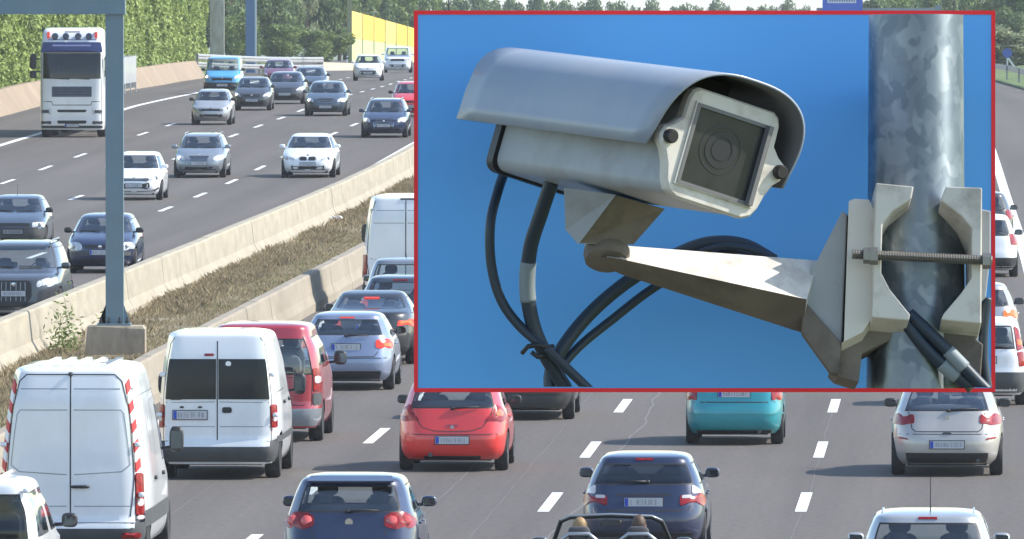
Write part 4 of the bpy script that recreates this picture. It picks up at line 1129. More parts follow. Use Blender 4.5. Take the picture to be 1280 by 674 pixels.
# dark saloon ahead of it
r_, sh, P = car('car', 'dark blue grey saloon with glowing orange brake light at the frame edge', 462, 455, True, 'saloon', 4.5, 1.80, 1.41, 'black', GQ, zt=1.0, dk=.5, rt=1.2, rw=.72, cw=1.2, ws=2.0, nR=4.6)
mirror_patch(sh, 'R', [(.60,.74),(.63,.86),(.93,.89),(.985,.84),(.975,.73)], 'tail_light', M_TLON, r_, off=.012)
mirror_patch(sh, 'R', [(.66,.80),(.68,.85),(.90,.86),(.92,.81)], 'indicator', M_TLONO, r_, off=.017)
plate(sh, 'R', r_, .74); high_brake(r_, sh, 1.27, .2, True); valance(sh, 'R', r_, .22, .38, .8); seam(sh, 'R', [(-.97,.62),(.97,.62)], .014, r_)
# two roofs further on
r_, sh, P = car('car', 'blue grey hatchback roof second ahead of the white far van queue', 500, 436, True, 'hatch', 4.3, 1.78, 1.48, 'bluegrey', GQ, zb=1., rb=.14, rt=.5)
mirror_patch(sh, 'R', [(.74,.76),(.77,.98),(.93,1.0),(.985,.88),(.97,.75)], 'tail_light', M_TLON, r_, off=.012); plate(sh, 'R', r_, .8); high_brake(r_, sh, 1.39, .2)
r_, sh, P = car('car', 'silver grey car close behind the tall far white van', 506, 413, True, 'hatch', 4.3, 1.78, 1.53, 'grey', GQ, zb=1.02, rb=.12, rt=.42, rw=.75)
mirror_patch(sh, 'R', [(.74,.76),(.77,.98),(.93,1.0),(.985,.88),(.97,.75)], 'tail_light', M_TL, r_, off=.012); plate(sh, 'R', r_, .8); antenna(r_, 0, -1.1, 1.51, .12)

# right edge: white small car, and two more behind the frame
r_, sh, P = car('car', 'boxy white small car with grey bumper at the right edge', 1228, 506, True, 'hatch', 3.55, 1.60, 1.55, 'white', GQ, zb=1.0, rb=.06, rt=.22, rw=.80, nR=7., cw=.75, ws=1.35, gR=(.07,.72), mirror=M_BLACK, kR=.80)
mirror_patch(sh, 'R', [(.84,.98),(.85,1.42),(.95,1.36),(.985,1.0)], 'tail_light', M_TL, r_, off=.012, skirt=.03)
mirror_patch(sh, 'R', [(.86,1.08),(.87,1.18),(.97,1.17),(.975,1.08)], 'indicator', M_TLONO, r_, off=.017)
mirror_patch(sh, 'R', [(.82,.70),(.82,.96),(.97,.97),(.985,.70)], 'tail_light', M_TL, r_, off=.010)
valance(sh, 'R', r_, .24, .60, .985, M_TRIM, 'bumper', 1); plate(sh, 'R', r_, .82, .5); wiper(r_, sh, 1.04, .2, .5, .0)
r_, sh, P = car('car', 'silver car showing only its mirror and orange lamp beside the frame', 1218, 446, True, 'hatch', 4.2, 1.76, 1.46, 'silver', GQ, zb=1.0, rb=.14, rt=.5, mirror=M_BLACK)
mirror_patch(sh, 'R', [(.66,.80),(.68,.93),(.95,.95),(.985,.86),(.97,.77)], 'tail_light', M_TLONO, r_, off=.012); plate(sh, 'R', r_, .8)
r_, sh, P = car('car', 'white car with a red lamp showing beside the right frame edge', 1228, 346, True, 'hatch', 4.2, 1.76, 1.52, 'white', GQ, zb=1.0, rb=.12, rt=.4, mirror=M_BLACK)
mirror_patch(sh, 'R', [(.80,.80),(.82,1.06),(.95,1.06),(.985,.9),(.97,.77)], 'tail_light', M_TL, r_, off=.012); plate(sh, 'R', r_, .8); valance(sh, 'R', r_, .22, .48, .95)
r_, sh, P = car('car', 'dark car farthest along the right edge, only a mirror in view', 1226, 310, True, 'hatch', 4.2, 1.76, 1.50, 'dark', GQ, zb=1.0, rb=.12, rt=.4, mirror=M_BLACK)
mirror_patch(sh, 'R', [(.80,.80),(.82,1.02),(.95,1.03),(.985,.9),(.97,.77)], 'tail_light', M_TL, r_, off=.012); plate(sh, 'R', r_, .8)

# ---------- vans
def van(name, label, px, py, L, W, H, pm, roofw=.85, zc=1.25, cw=.75, ws=1.75, r=.34, ro=.95, fo=.9, nR=11., rt=.14, side_glass=True, rear_glass=None, gF=(.45,.86), gR=(.0,.02), tall=True, glass=None, mirror=(.20,.14,.36), mz=None, zside=None, belt=1.15, inter=False):
    root = place(name, label, 'van', GQ, px, py, True, L, ro-.05)
    fr = [(.24,.16),(.34,.04),(.5,.0),(.72,.02),(.95,.10),(1.02,.22),(zc-.06,cw-.16),(zc,cw),((zc+H-.35)/2,(cw+ws)*.5),(H-.35,ws),(H-.18,ws+.28),(H-.08,ws+.62),(H-.03,ws+.95),(H,ws+1.2)]
    re = [(.24,.10),(.34,.03),(.46,.0),(.55,.0),(.60,.05),(1.2,.055),(H-.5,.08),(H-.14,rt),(H-.07,rt+.02),(H-.03,rt+.07),(H,rt+.22)]
    wd = [(.24,.92),(.34,.97),(.6,1.),(1.0,1.),(belt,.99),((belt+H)/2,(.98+roofw)/2+.02),(H-.22,roofw+.02),(H-.12,roofw),(H-.06,roofw-.03),(H-.03,roofw-.08),(H-.01,roofw-.17),(H,roofw-.3)]
    sh = Shell(L, W, H, fr, re, wd, 5.5, nR)
    wsl = [(s*(W/2-.13), L/2-fo, r) for s in (1,-1)] + [(s*(W/2-.13), -L/2+ro, r) for s in (1,-1)]
    P = PAINT[pm]; zs = zside or (zc+.012, H-.62 if tall else H-.2)
    build_body(sh, root, P, (zc+.012, H-.36), rear_glass, zs if side_glass else None, kF=.88, kR=.86, gF=gF, gR=gR, wheels=wsl, glass=glass or (None,)*4)
    add_wheels(root, wsl, .23, 'steel')
    MB().box(-W/2+.27, W/2-.27, -L/2+.3, L/2-.3, .22, .42).obj('underbody', M_UNDER, root)
    if not inter: MB().box(-W*.4, W*.4, -L/2+.4, L/2-2.6, .45, H-.3).obj('load_partition', M_TRIM, root)
    interior(root, sh, .72, zc, L/2-cw-.35, L/2-ws-.45, (-L/2+1.2) if inter else None)
    add_mirrors(root, sh, M_BLACK, sh.yF(zc)-.45, mz or zc+.18, mirror, .10)
    return root, sh, P
def hinge(root, sh, s, z):
    q = sh.pt('R', s*.90, z); MB().blob((q[0]+s*.05, q[1]-.02, z), (.09,.07,.07), 4, 8, 5).obj('hinge', M_TRIM if False else PAINT['offwhite'], root, True)
# tall white panel van, left
r_, sh, P = van('van', 'tall white panel van with red and white striped edges at lower left', 90, 704, 5.9, 1.99, 2.66, 'offwhite', roofw=.80, ro=1.0, mz=1.50)
seam(sh, 'R', [(0,.62),(0,2.55)], .018, r_)
seam(sh, 'R', [(-.80,.66),(-.86,1.2),(-.875,2.1),(-.84,2.46),(-.74,2.55),(.74,2.55),(.84,2.46),(.875,2.1),(.86,1.2),(.80,.66)], .016, r_)
for s in (1,-1):
    seam(sh, 'R', [(s*.05,2.36),(s*.80,2.36)], .014, r_, PAINT['grey'], 'door_crease_shade'); seam(sh, 'R', [(s*.05,2.08),(s*.76,2.08),(s*.80,2.03),(s*.82,1.35),(s*.7,1.26),(s*.05,1.22)], .014, r_, PAINT['grey'], 'door_crease_shade')  # grey strips paint the shade of the pressed door lines
    seam(sh, 'R', [(s*.05,.80),(s*.80,.80)], .012, r_, PAINT['grey'], 'door_crease_shade')
    for z in (1.62, 2.02 if False else .95): hinge(r_, sh, s, z)
    # striped marking tape on the corner
    z = 1.25; k = 0
    while z < 2.3:
        patch(sh, 'R', [(s*.895,z),(s*.955,z+.07),(s*.955,z+.20),(s*.895,z+.13)], 'marking_stripe', M_REDTAPE if k % 2 == 0 else M_WHITE, r_, .004, 0, 1); z += .13; k += 1
    o = patch(sh, 'R', [(s*.87,.68),(s*.965,.68),(s*.965,1.24),(s*.885,1.24)], 'tail_light', M_TL, r_, .014, 1)
    patch(sh, 'R', [(s*.885,.80),(s*.955,.80),(s*.955,.90),(s*.885,.90)], 'reversing_lamp', M_TLW, o, .018, 1)
    patch(sh, 'R', [(s*.885,.62),(s*.965,.62),(s*.965,.675),(s*.885,.675)], 'reversing_lamp', M_TLW, r_, .014, 1)
    patch(sh, 'R', [(s*.70,.38),(s*.93,.38),(s*.93,.45),(s*.70,.45)], 'reflector', M_TL, r_, .03, 1)
valance(sh, 'R', r_, .28, .58, .985, M_TRIM, 'bumper', 1)
q = sh.pt('R', .1, 1.06); MB().blob((.13, q[1]-.02, 1.06), (.26,.06,.045), 3.5, 10, 6).obj('door_handle', M_BLACK, r_, True)
q = sh.pt('R', 0, 2.58); MB().blob((.0, q[1]-.005, 2.555), (.06,.07,.06), 3.5, 8, 6).obj('door_lamp', M_TRIM, r_, True)
for x in np.linspace(-.42, .42, 5):
    MB().box(x-.04, x+.04, -2.6, .6, 2.64, 2.667).obj('roof_rib', P, r_)
for i in range(5): seam(sh, 'r', [(-1.9+.38*i,1.35),(-1.9+.38*i,2.1)], .05, r_, P, 'side_rib', .012)
seam(sh, 'r', [(-2.6,2.25),(1.2,2.25)], .014, r_, PAINT['grey'], 'side_crease_shade'); seam(sh, 'r', [(-2.6,.62),(1.8,.62)], .22, r_, M_TRIM, 'side_moulding', .012)  # upper grey strip paints the shade along a pressed side line
for yy in (-.9, .6): 
    q = sh.pt('r', yy, 1.1); MB().blob((q[0]+.015, yy, 1.1), (.05,.2,.06), 3, 8, 5).obj('door_handle', M_BLACK, r_, True)
seam(sh, 'r', [(.95,.5),(.95,2.2)], .014, r_); seam(sh, 'r', [(-.5,.5),(-.5,2.2)], .014, r_)

# white van with dark rear windows
r_, sh, P = van('van', 'white van with two dark rear windows beside the red van', 273, 597, 4.9, 1.88, 2.29, 'offwhite', roofw=.84, ro=.95, mz=1.35, mirror=(.2,.14,.34))
seam(sh, 'R', [(0,.60),(0,2.25)], .018, r_)
for s in (1,-1):
    band(sh, 'R', min(s*.02, s*.865), max(s*.02, s*.865), 1.24, 1.86, 'rear_window', M_DARKGLASS, r_, .010, 8)
    patch(sh, 'R', [(s*.885,.80),(s*.965,.80),(s*.965,1.16),(s*.885,1.16)], 'tail_light', M_TL, r_, .014, 1)
    patch(sh, 'R', [(s*.90,.90),(s*.958,.90),(s*.958,1.02),(s*.90,1.02)], 'reversing_lamp', M_TLW, r_, .018, 1)
    for z in (1.62, 1.0): hinge(r_, sh, s, z)
    seam(sh, 'R', [(s*.04,.82),(s*.86,.82)], .012, r_, PAINT['grey'], 'door_crease_shade'); seam(sh, 'R', [(s*.04,1.20),(s*.86,1.19)], .012, r_, PAINT['grey'], 'door_crease_shade')  # pressed lines of the doors, their shade painted as grey strips
    seam(sh, 'R', [(s*.88,.60),(s*.90,1.3),(s*.895,2.1),(s*.8,2.27)], .014, r_)
patch(sh, 'R', [(.14,1.76),(.24,1.75),(.25,1.82),(.16,1.83)], 'window_sticker', M_WHITE, r_, .016, 1)
valance(sh, 'R', r_, .28, .60, .985, M_TRIM, 'bumper', 1); plate(sh, 'R', r_, 1.0, .52, .13, True, -.42)
patch(sh, 'R', [(.08,1.03),(.24,1.03),(.24,1.12),(.08,1.12)], 'door_handle', M_BLACK, r_, .012, 1)
patch(sh, 'R', [(-.24,1.905),(-.06,1.905),(-.06,1.945),(-.24,1.945)], 'high_brake_light', M_TL, r_, .014, 1)
for x in (-.62,-.32): patch(sh, 'R', [(x,1.105),(x+.07,1.105),(x+.07,1.135),(x,1.135)], 'plate_lamp', M_BLACK, r_, .014, 1)
patch(sh, 'R', [(-.78,1.23),(-.60,1.23),(-.60,1.25),(-.78,1.25)], 'lettering', M_TRIM, r_, .008, 0, 1)
seam(sh, 'r', [(-2.2,.62),(1.5,.62)], .10, r_, M_TRIM, 'side_moulding', .012); seam(sh, 'r', [(.7,.5),(.7,2.0)], .014, r_); seam(sh, 'r', [(-.5,.5),(-.5,2.0)], .014, r_)
seam(sh, 'r', [(-2.0,1.35),(-.6,1.35)], .014, r_, PAINT['grey'], 'side_crease_shade')  # shade of the pressed side line as a grey strip
for yy in (-.8, .45): 
    q = sh.pt('r', yy, 1.15); MB().blob((q[0]+.015, yy, 1.15), (.05,.2,.06), 3, 8, 5).obj('door_handle', M_BLACK, r_, True)

# red minibus van
r_, sh, P = van('van', 'crimson red minibus van between white van and silver blue car', 328, 551, 4.9, 1.97, 1.96, 'vanred', roofw=.80, zc=1.2, ro=1.0, r=.33, nR=8., rt=.20, rear_glass=(1.12,1.72), zside=(1.22,1.74), gF=(.10,.86), gR=(.06,.80), glass=(None,None,None,None), mz=1.28, mirror=(.22,.14,.24), inter=True, belt=1.12)
mirror_patch(sh, 'R', [(.86,.86),(.87,1.22),(.95,1.24),(.98,1.0),(.975,.84)], 'tail_light', M_TL, r_, off=.014)
mirror_patch(sh, 'R', [(.88,.98),(.88,1.10),(.97,1.10),(.97,.98)], 'reversing_lamp', M_TLW, r_, off=.018)
valance(sh, 'R', r_, .28, .56, .985, M_RIM if False else PAINT['grey'], 'bumper', 1); plate(sh, 'R', r_, .84, .52); lidline(sh, r_, [(0,.62),(.84,.62),(.86,1.2),(.84,1.75)]); wiper(r_, sh, 1.14, 0, .5, .02)
seam(sh, 'R', [(-.82,1.08),(.82,1.08)], .012, r_); mirror_patch(sh, 'R', [(.86,.62),(.98,.62),(.98,.82),(.86,.82)], 'corner_trim', M_TRIM, r_, off=.012)
seam(sh, 'r', [(.75,.5),(.75,1.2)], .014, r_); seam(sh, 'r', [(-.45,.5),(-.45,1.2)], .014, r_)

# small white van cut by the lower left corner
r_, sh, P = van('van', 'small white van in the lower left corner with dark rear glass', -42, 786, 4.4, 1.80, 1.84, 'white', roofw=.84, zc=1.12, ro=.85, r=.31, nR=9., rt=.10, rear_glass=(1.10,1.66), zside=(1.13,1.68), gF=(.12,.86), gR=(.06,.84), glass=(None,G_TINT,None,None), mz=1.2, mirror=(.20,.12,.18), inter=True, belt=1.08)
mirror_patch(sh, 'R', [(.88,.72),(.89,1.12),(.965,1.12),(.975,.72)], 'tail_light', M_TL, r_, off=.014); plate(sh, 'R', r_, .8); seam(sh, 'R', [(0,.5),(0,1.06)], .014, r_); valance(sh, 'R', r_, .28, .54, .98, M_TRIM, 'bumper', 1)
for s in (1,-1):
    for z in (1.02, 1.7): hinge(r_, sh, s, z)
for x in np.linspace(-.38,.38,5): MB().box(x-.03, x+.03, -1.9, .4, 1.825, 1.847).obj('roof_rib', P, r_)
seam(sh, 'r', [(.55,.5),(.55,1.12)], .014, r_); seam(sh, 'r', [(-.45,.5),(-.45,1.12)], .014, r_)

# tall far white van
r_, sh, P = van('van', 'tall plain white van far along beside the median, before the frame', 508, 388, 5.9, 1.99, 2.57, 'offwhite', roofw=.82, ro=1.0, mz=1.62, mirror=(.22,.16,.42))
seam(sh, 'R', [(0,.62),(0,2.46)], .022, r_)
for s in (1,-1):
    seam(sh, 'R', [(s*.80,.62),(s*.88,1.2),(s*.885,2.18),(s*.82,2.44)], .018, r_); seam(sh, 'R', [(s*.04,2.24),(s*.84,2.24)], .016, r_, PAINT['grey'], 'door_crease_shade'); seam(sh, 'R', [(s*.04,1.96),(s*.80,1.96)], .016, r_, PAINT['grey'], 'door_crease_shade'); seam(sh, 'R', [(s*.04,1.1),(s*.5,1.1),(s*.8,1.18)], .016, r_, PAINT['grey'], 'door_crease_shade')  # horizontal grey strips stand for shade in the pressed lines
    o = patch(sh, 'R', [(s*.87,.74),(s*.97,.74),(s*.97,1.26),(s*.885,1.26)], 'tail_light', M_TL, r_, .016, 1)
valance(sh, 'R', r_, .28, .58, .985, M_TRIM, 'bumper', 1); patch(sh, 'R', [(-.15,2.475),(.5,2.475),(.5,2.505),(-.15,2.505)], 'high_brake_light', M_BLACK, r_, .014, 0, 1)

# ---------- open roadster with two people
L, W, H = 4.0, 1.72, 1.26
r_ = place('roadster', 'open topped dark roadster with two people at the bottom edge', 'car', GQ, 758, 783, True, L, .75)
fr = [(.19,.16),(.28,.05),(.42,0),(.56,.02),(.66,.08),(.72,.25),(.80,.8),(.87,1.3)]; re = [(.19,.16),(.28,.05),(.42,0),(.6,.0),(.75,.06),(.82,.14),(.87,.3)]
sh = Shell(L, W, .87, fr, re, [(.19,.9),(.28,.96),(.45,1.),(.65,1.),(.78,.97),(.87,.92)], 4.2, 4.2)
wsl = [(s*(W/2-.12), L/2-.8, .31) for s in (1,-1)] + [(s*(W/2-.12), -L/2+.75, .31) for s in (1,-1)]
build_body(sh, r_, PAINT['dark'], None, None, None, wheels=wsl, opentop=.87); add_wheels(r_, wsl)
MB().box(-W/2+.26, W/2-.26, -L/2+.25, L/2-.25, .17, .36).obj('underbody', M_UNDER, r_)
mirror_patch(sh, 'R', [(.66,.60),(.68,.74),(.92,.75),(.975,.68),(.96,.60)], 'tail_light', M_TL, r_, off=.012); plate(sh, 'R', r_, .5)
# windscreen frame and glass
yb_, yt_ = .62, .18
fp = [(-.74,yb_,.86),(-.71,yb_-.12,.96),(-.62,yt_+.05,1.20),(-.50,yt_,1.255),(0,yt_+.03,1.275),(.50,yt_,1.255),(.62,yt_+.05,1.20),(.71,yb_-.12,.96),(.74,yb_,.86)]
fm = MB(); fm.tube(fp, .03, 8); fm.obj('windscreen_frame', M_SEAL, r_, True)
hl_ = MB(); hl_.tube([(p[0], p[1]-.022, p[2]+.016) for p in fp[2:7]], .016, 6); hl_.obj('frame_trim', M_RIM, r_, True)
gl = make_mesh('windscreen', fp, [tuple(range(9))], [G_CLEAR]); link('windscreen', gl, r_)
mr = MB(); mr.blob((0,.16,1.19), (.27,.05,.085), 4, 10, 6); o = mr.obj('inside_mirror', M_BLACK, r_, True); MB().box(-.115,.115,.128,.134,1.155,1.222).obj('mirror_glass', M_MIRRORG, o)
add_mirrors(r_, sh, PAINT['dark'], .45, .93, (.2,.12,.14), .05)
interior(r_, sh, .22, .86, .82, -.42, None, .36)
for s in (1,-1):
    MB().tube([(s*.36-.24,-.86,.80),(s*.36-.22,-.88,1.02),(s*.36-.12,-.9,1.10),(s*.36+.12,-.9,1.10),(s*.36+.22,-.88,1.02),(s*.36+.24,-.86,.80)], .028, 8).obj('roll_hoop', M_RIM, r_, True)
MB().blob((0,-1.15,.86), (1.3,.55,.10), 4).obj('folded_top', M_BLACK, r_, True)
for x0, x1 in ((-.05,.05),): MB().blob((0,-.86,.98), (.35,.02,.16), 4).obj('wind_deflector', M_SEAL, r_, True)

def person(label, mw, hair_m, shirt_m, yaw=0.):
    root = thing('person', label, 'person', 'people in the open roadster', mw)
    J = {'pelvis':(0,0,.10),'belly':(0,-.05,.28),'chest':(0,-.10,.46),'neck':(0,-.10,.60),'headb':(0,-.09,.68)}
    V, E, Rr = [], [], []
    def v(p, r, par=None):
        V.append(p); Rr.append(r); i = len(V)-1
        if par is not None: E.append((par, i))
        return i
    pe = v((0,0,.10), (.155,.12)); be = v((0,-.05,.28), (.135,.105), pe); ch = v((0,-.10,.46), (.15,.11), be); nk = v((0,-.105,.60), (.058,.058), ch); hb = v((0,-.085,.68), (.06,.07), nk)
    for s in (1,-1):
        sh_ = v((s*.17,-.10,.53), (.062,.062), ch); el = v((s*.25,.10,.32), (.045,.045), sh_); wr = v((s*.17,.34,.40), (.03,.03), el); pa = v((s*.15,.41,.43), (.038,.022), wr)
        for k in range(4): 
            a = v((s*(.11+.024*k),.475,.452-.004*k), (.010,.010), pa); v((s*(.11+.024*k),.50,.43-.004*k), (.009,.009), a)
        a = v((s*.105,.42,.46), (.011,.011), pa); v((s*.095,.455,.475), (.009,.009), a)
        kn = v((s*.13,.42,.20), (.075,.075), v((s*.10,.08,.10), (.095,.095), pe)); an = v((s*.12,.80,-.02), (.05,.05), kn); v((s*.12,.95,.02), (.045,.035), an)
    me = bpy.data.meshes.new('torso'); me.from_pydata(V, E, []); o = bpy.data.objects.new('tmp', me); COL.objects.link(o)
    md = o.modifiers.new('s', 'SKIN'); md.use_smooth_shade = True
    for i, r in enumerate(Rr): me.skin_vertices[0].data[i].radius = r
    me.skin_vertices[0].data[0].use_root = True
    o.modifiers.new('u', 'SUBSURF').levels = 1
    m2 = bpy.data.meshes.new_from_object(o.evaluated_get(bpy.context.evaluated_depsgraph_get())); bpy.data.objects.remove(o)
    # head joined to the same body mesh
    hd = MB(); hd.blob((0,-.075,.80), (.155,.195,.235), 2.3, 16, 12); hd.blob((0,.022,.785), (.028,.04,.05), 2, 8, 6)
    for s in (1,-1): hd.blob((s*.08,-.085,.79), (.022,.045,.065), 2, 8, 6)
    hm = hd.mesh('head', [M_SKIN], True)
    m2.materials.clear(); m2.materials.append(shirt_m); m2.materials.append(M_SKIN)
    bm = bmesh.new(); bm.from_mesh(m2); 
    for f in bm.faces:
        c = f.calc_center_median(); f.material_index = 1 if (c.z > .585 or c.y > .30 and c.z > .34) else 0
    n0 = len(bm.faces); bm.from_mesh(hm); bm.faces.ensure_lookup_table()
    for f in bm.faces[n0:]: f.material_index = 1
    bm.to_mesh(m2); bm.free(); m2.polygons.foreach_set('use_smooth', np.ones(len(m2.polygons), bool)); m2.name = 'body'
    link('body', m2, root)
    for s in (1,-1): MB().blob((s*.032,.012,.81), (.026,.015,.014), 2, 8, 5).obj('eye', M_BLACK, root, True)
    MB().blob((0,.014,.735), (.05,.014,.012), 2, 8, 5).obj('mouth', M_TL, root, True)
    # hair: many short strands over the skull
    rr = np.random.default_rng(3); d = rr.normal(size=(3200,3)); d[:,2] = np.abs(d[:,2])*1.1 - .35; d /= np.linalg.norm(d,axis=1)[:,None]; d = d[(d[:,1] < .45) | (d[:,2] > .55)]
    Pn = np.array([0,-.078,.805]) + d*np.array([.081,.102,.120])
    h = link('hair', quads_mesh('hair', leaf_quads(Pn, .017, d, .16, 3.0), hair_m), root)
    hc = MB(); hc.blob((0,-.085,.812), (.162,.20,.235), 2.3, 14, 10); hc.obj('hair_cap', hair_m, h, True)
    for f in (): pass
    return root
mwr = r_.matrix_world
M_SHIRT1, M_SHIRT2 = mat('light_shirt', (.45,.42,.38), .9, var=.1, vscale=8), mat('dark_jacket', (.05,.05,.06), .9)
person('person with fair hair in the left seat of the open roadster', mwr @ Matrix.Translation((-.36,-.42,.36)), mat('fair_hair', (.28,.18,.08), .6, island=.35), M_SHIRT1)
person('person with short brown hair in the right seat of the open roadster', mwr @ Matrix.Translation((.36,-.42,.39)), mat('brown_hair', (.085,.05,.03), .6, island=.35), M_SHIRT2)

# ---------- oncoming cars (left carriageway)
def oncoming(label, px, py, kind_, L, W, H, pm, hl, grille, lower, lit=False, plate_z=.45, eu=False, badge_z=None, trim=None, fog=None, bars=0, name='car', **k):
    r_, sh, P = car(name, label, px, py, False, kind_, L, W, H, pm, GO, **k)
    front_details(sh, r_, P, grille, lower, plate_z, eu, hl, lit, badge_z, trim, fog=fog, bars=bars)
    zc = k.get('zc', .98)
    for x0, x1 in ((.08,.60),(-.52,-.02)):
        a, b = sh.pt('F', x0/sh.w(zc+.03), zc+.035), sh.pt('F', x1/sh.w(zc+.03), zc+.035)
        MB().tube([(a[0],a[1]+.015,a[2]+.02),(b[0],b[1]+.015,b[2]+.02)], .012, 5).obj('windscreen_wiper', M_BLACK, r_)
    # tail lights for completeness of the far end
    mirror_patch(sh, 'R', [(.70,.74),(.72,.92),(.94,.93),(.98,.84),(.97,.73)], 'tail_light', M_TL, r_, off=.012)
    return r_, sh, P
HLA = [(.56,.60),(.60,.68),(.80,.78),(.93,.80),(.955,.68),(.90,.60)]     # swept-back lamp
HLB = [(.58,.58),(.60,.72),(.70,.74),(.92,.74),(.955,.66),(.93,.58)]     # upright lamp
INT = [(.50,.27),(.62,.36),(.55,.42)]
oncoming('silver hatchback with a round nose behind the headlit dark car', 264, 156, 'hatch', 3.85, 1.66, 1.44, 'silver', HLA, [(.50,.56),(.60,.60),(.62,.655),(.40,.66)], [(.74,.30),(.82,.38),(.78,.46),(.4,.44)], plate_z=None, badge_z=.70, cw=.85, ws=1.5, zh=.74, lit=False, mirror=M_BLACK, rims='alloy')
oncoming('small dark car with lit headlights beside the silver hatchback', 315, 138, 'hatch', 3.9, 1.68, 1.44, 'dark', HLA, [(.40,.60),(.44,.70),(.3,.71)], INT, lit=True, badge_z=.66)
oncoming('dark grey saloon right of the headlit small dark car', 356, 130, 'saloon', 4.6, 1.80, 1.45, 'dark', HLA, [(.36,.58),(.42,.72),(.3,.73)], INT, lit=True, bars=2)
oncoming('maroon car in front of the crash barrier', 347, 109, 'hatch', 4.2, 1.72, 1.46, 'maroon', HLB, [(.42,.62),(.45,.70),(.3,.71)], INT)
oncoming('dark car half hidden between two dark saloons far back', 386, 121, 'saloon', 4.4, 1.74, 1.42, 'bluegrey', HLA, [(.40,.60),(.44,.70),(.3,.71)], INT)
oncoming('blue grey saloon with lit lamps in the third lane', 407, 145, 'saloon', 4.7, 1.82, 1.47, 'bluegrey', [(.54,.60),(.57,.70),(.70,.77),(.92,.77),(.955,.66),(.85,.59)], [(.34,.55),(.40,.74),(.3,.76)], [(.72,.28),(.84,.36),(.78,.40)], lit=True, bars=3, plate_z=.40, zh=.74)
oncoming('white hatchback with a wide black lower grille far back', 460, 101, 'hatch', 3.95, 1.70, 1.48, 'white', [(.60,.66),(.64,.74),(.86,.86),(.95,.84),(.95,.72)], None, [(.40,.34),(.58,.40),(.52,.56),(.3,.58)], badge_z=.70, zh=.76, cw=.85, ws=1.5)
oncoming('white off-roader farthest back beside the red frame', 497, 91, 'hatch', 4.4, 1.84, 1.68, 'white', [(.58,.78),(.60,.90),(.93,.92),(.955,.80)], [(.48,.74),(.52,.88),(.3,.89)], [(.5,.36),(.62,.5),(.5,.54)], name='off_roader', zh=.94, zc=1.12, r=.36, nF=5.5, rw=.80)
oncoming('red hatchback peeping out behind the left frame edge', 513, 146, 'hatch', 4.0, 1.72, 1.48, 'red', HLA, [(.4,.6),(.44,.69),(.3,.7)], INT, mirror=M_BLACK)
r_, sh, P = oncoming('navy estate car with chrome grille nearest the frame', 480, 172, 'hatch', 4.75, 1.82, 1.49, 'navy', [(.58,.60),(.60,.72),(.72,.78),(.93,.80),(.955,.68),(.9,.60)], [(.38,.42),(.44,.72),(.36,.745)], [(.76,.26),(.86,.34),(.80,.38)], lit=True, bars=4, plate_z=.48, name='estate_car', badge_z=.65, gR=(.07,.80), rt=.5, rb=.2, zh=.74)
for s in (1,-1): MB().tube([(s*.58,-1.9,1.45),(s*.60,-1.7,1.50),(s*.60,.3,1.50),(s*.58,.45,1.45)], .02, 6).obj('roof_rail', M_RIM, r_, True)
for s in (1,-1): seam(sh, 'F', [(s*.40,.42),(s*.455,.735),(0,.755)], .02, r_, M_CHROME, 'grille_surround', .010)
# white saloon with twin grilles
r_, sh, P = oncoming('white saloon with twin small grilles in the fast lane', 385, 222, 'saloon', 4.85, 1.85, 1.46, 'white', [(.48,.60),(.52,.68),(.74,.73),(.93,.77),(.955,.66),(.80,.60)], None, [(.62,.27),(.90,.30),(.92,.40),(.60,.42)], plate_z=.47, zh=.73, cw=1.25, ws=2.1, zt=1.02)
for s in (1,-1):
    g = patch(sh, 'F', [(s*.03,.60),(s*.05,.715),(s*.26,.725),(s*.31,.66),(s*.27,.60)], 'grille', M_GRILLE, r_, .010)
    seam(sh, 'F', [(s*.02,.59),(s*.04,.725),(s*.27,.735),(s*.33,.66),(s*.28,.59),(s*.02,.59)], .014, g, M_CHROME, 'grille_surround', .013)
badge(r_, sh, 'F', .765, .04, PAINT['navy'])
# grey saloon with roof rails
r_, sh, P = oncoming('grey estate car with dark slatted grille left of the white saloon', 249, 222, 'hatch', 4.57, 1.77, 1.47, 'grey', [(.54,.60),(.56,.70),(.72,.77),(.93,.78),(.955,.67),(.86,.59)], [(.34,.60),(.40,.74),(.3,.75)], [(.66,.27),(.78,.36),(.70,.40)], lit=True, bars=4, plate_z=.50, badge_z=.78, name='estate_car', gR=(.07,.78))
for s in (1,-1): MB().tube([(s*.57,-1.9,1.43),(s*.59,-1.7,1.48),(s*.59,.2,1.48),(s*.57,.35,1.43)], .018, 6).obj('roof_rail', M_RIM, r_, True)
# white hatchback partly behind the gantry post
r_, sh, P = oncoming('white hatchback partly hidden by the grey gantry post', 168, 250, 'hatch', 4.25, 1.75, 1.49, 'white', [(.56,.62),(.62,.72),(.80,.79),(.93,.80),(.955,.70),(.84,.62)], [(.48,.60),(.56,.66),(.50,.70)], [(.50,.36),(.58,.44),(.54,.56)], plate_z=.47, badge_z=.70, bars=1, fog=[(.66,.32),(.88,.42),(.90,.36),(.74,.30)], zh=.76)
# dark old hatchback at the left edge
r_, sh, P = oncoming('dark old hatchback with a white plate cut by the left edge', 17, 312, 'hatch', 3.95, 1.70, 1.43, 'bluegrey', [(.60,.60),(.60,.73),(.90,.74),(.955,.70),(.95,.60)], [(.54,.61),(.54,.71),(.3,.72)], [(.5,.26),(.6,.32),(.5,.35)], plate_z=.49, trim=.58, zh=.76, mirror=M_BLACK, nF=5.2, rims='steel')
valance(sh, 'F', r_, .24, .56, .96, M_TRIM, 'bumper', 1); plate(sh, 'F', r_, .49, eu=False); antenna(r_, 0, .3, 1.41, .3)
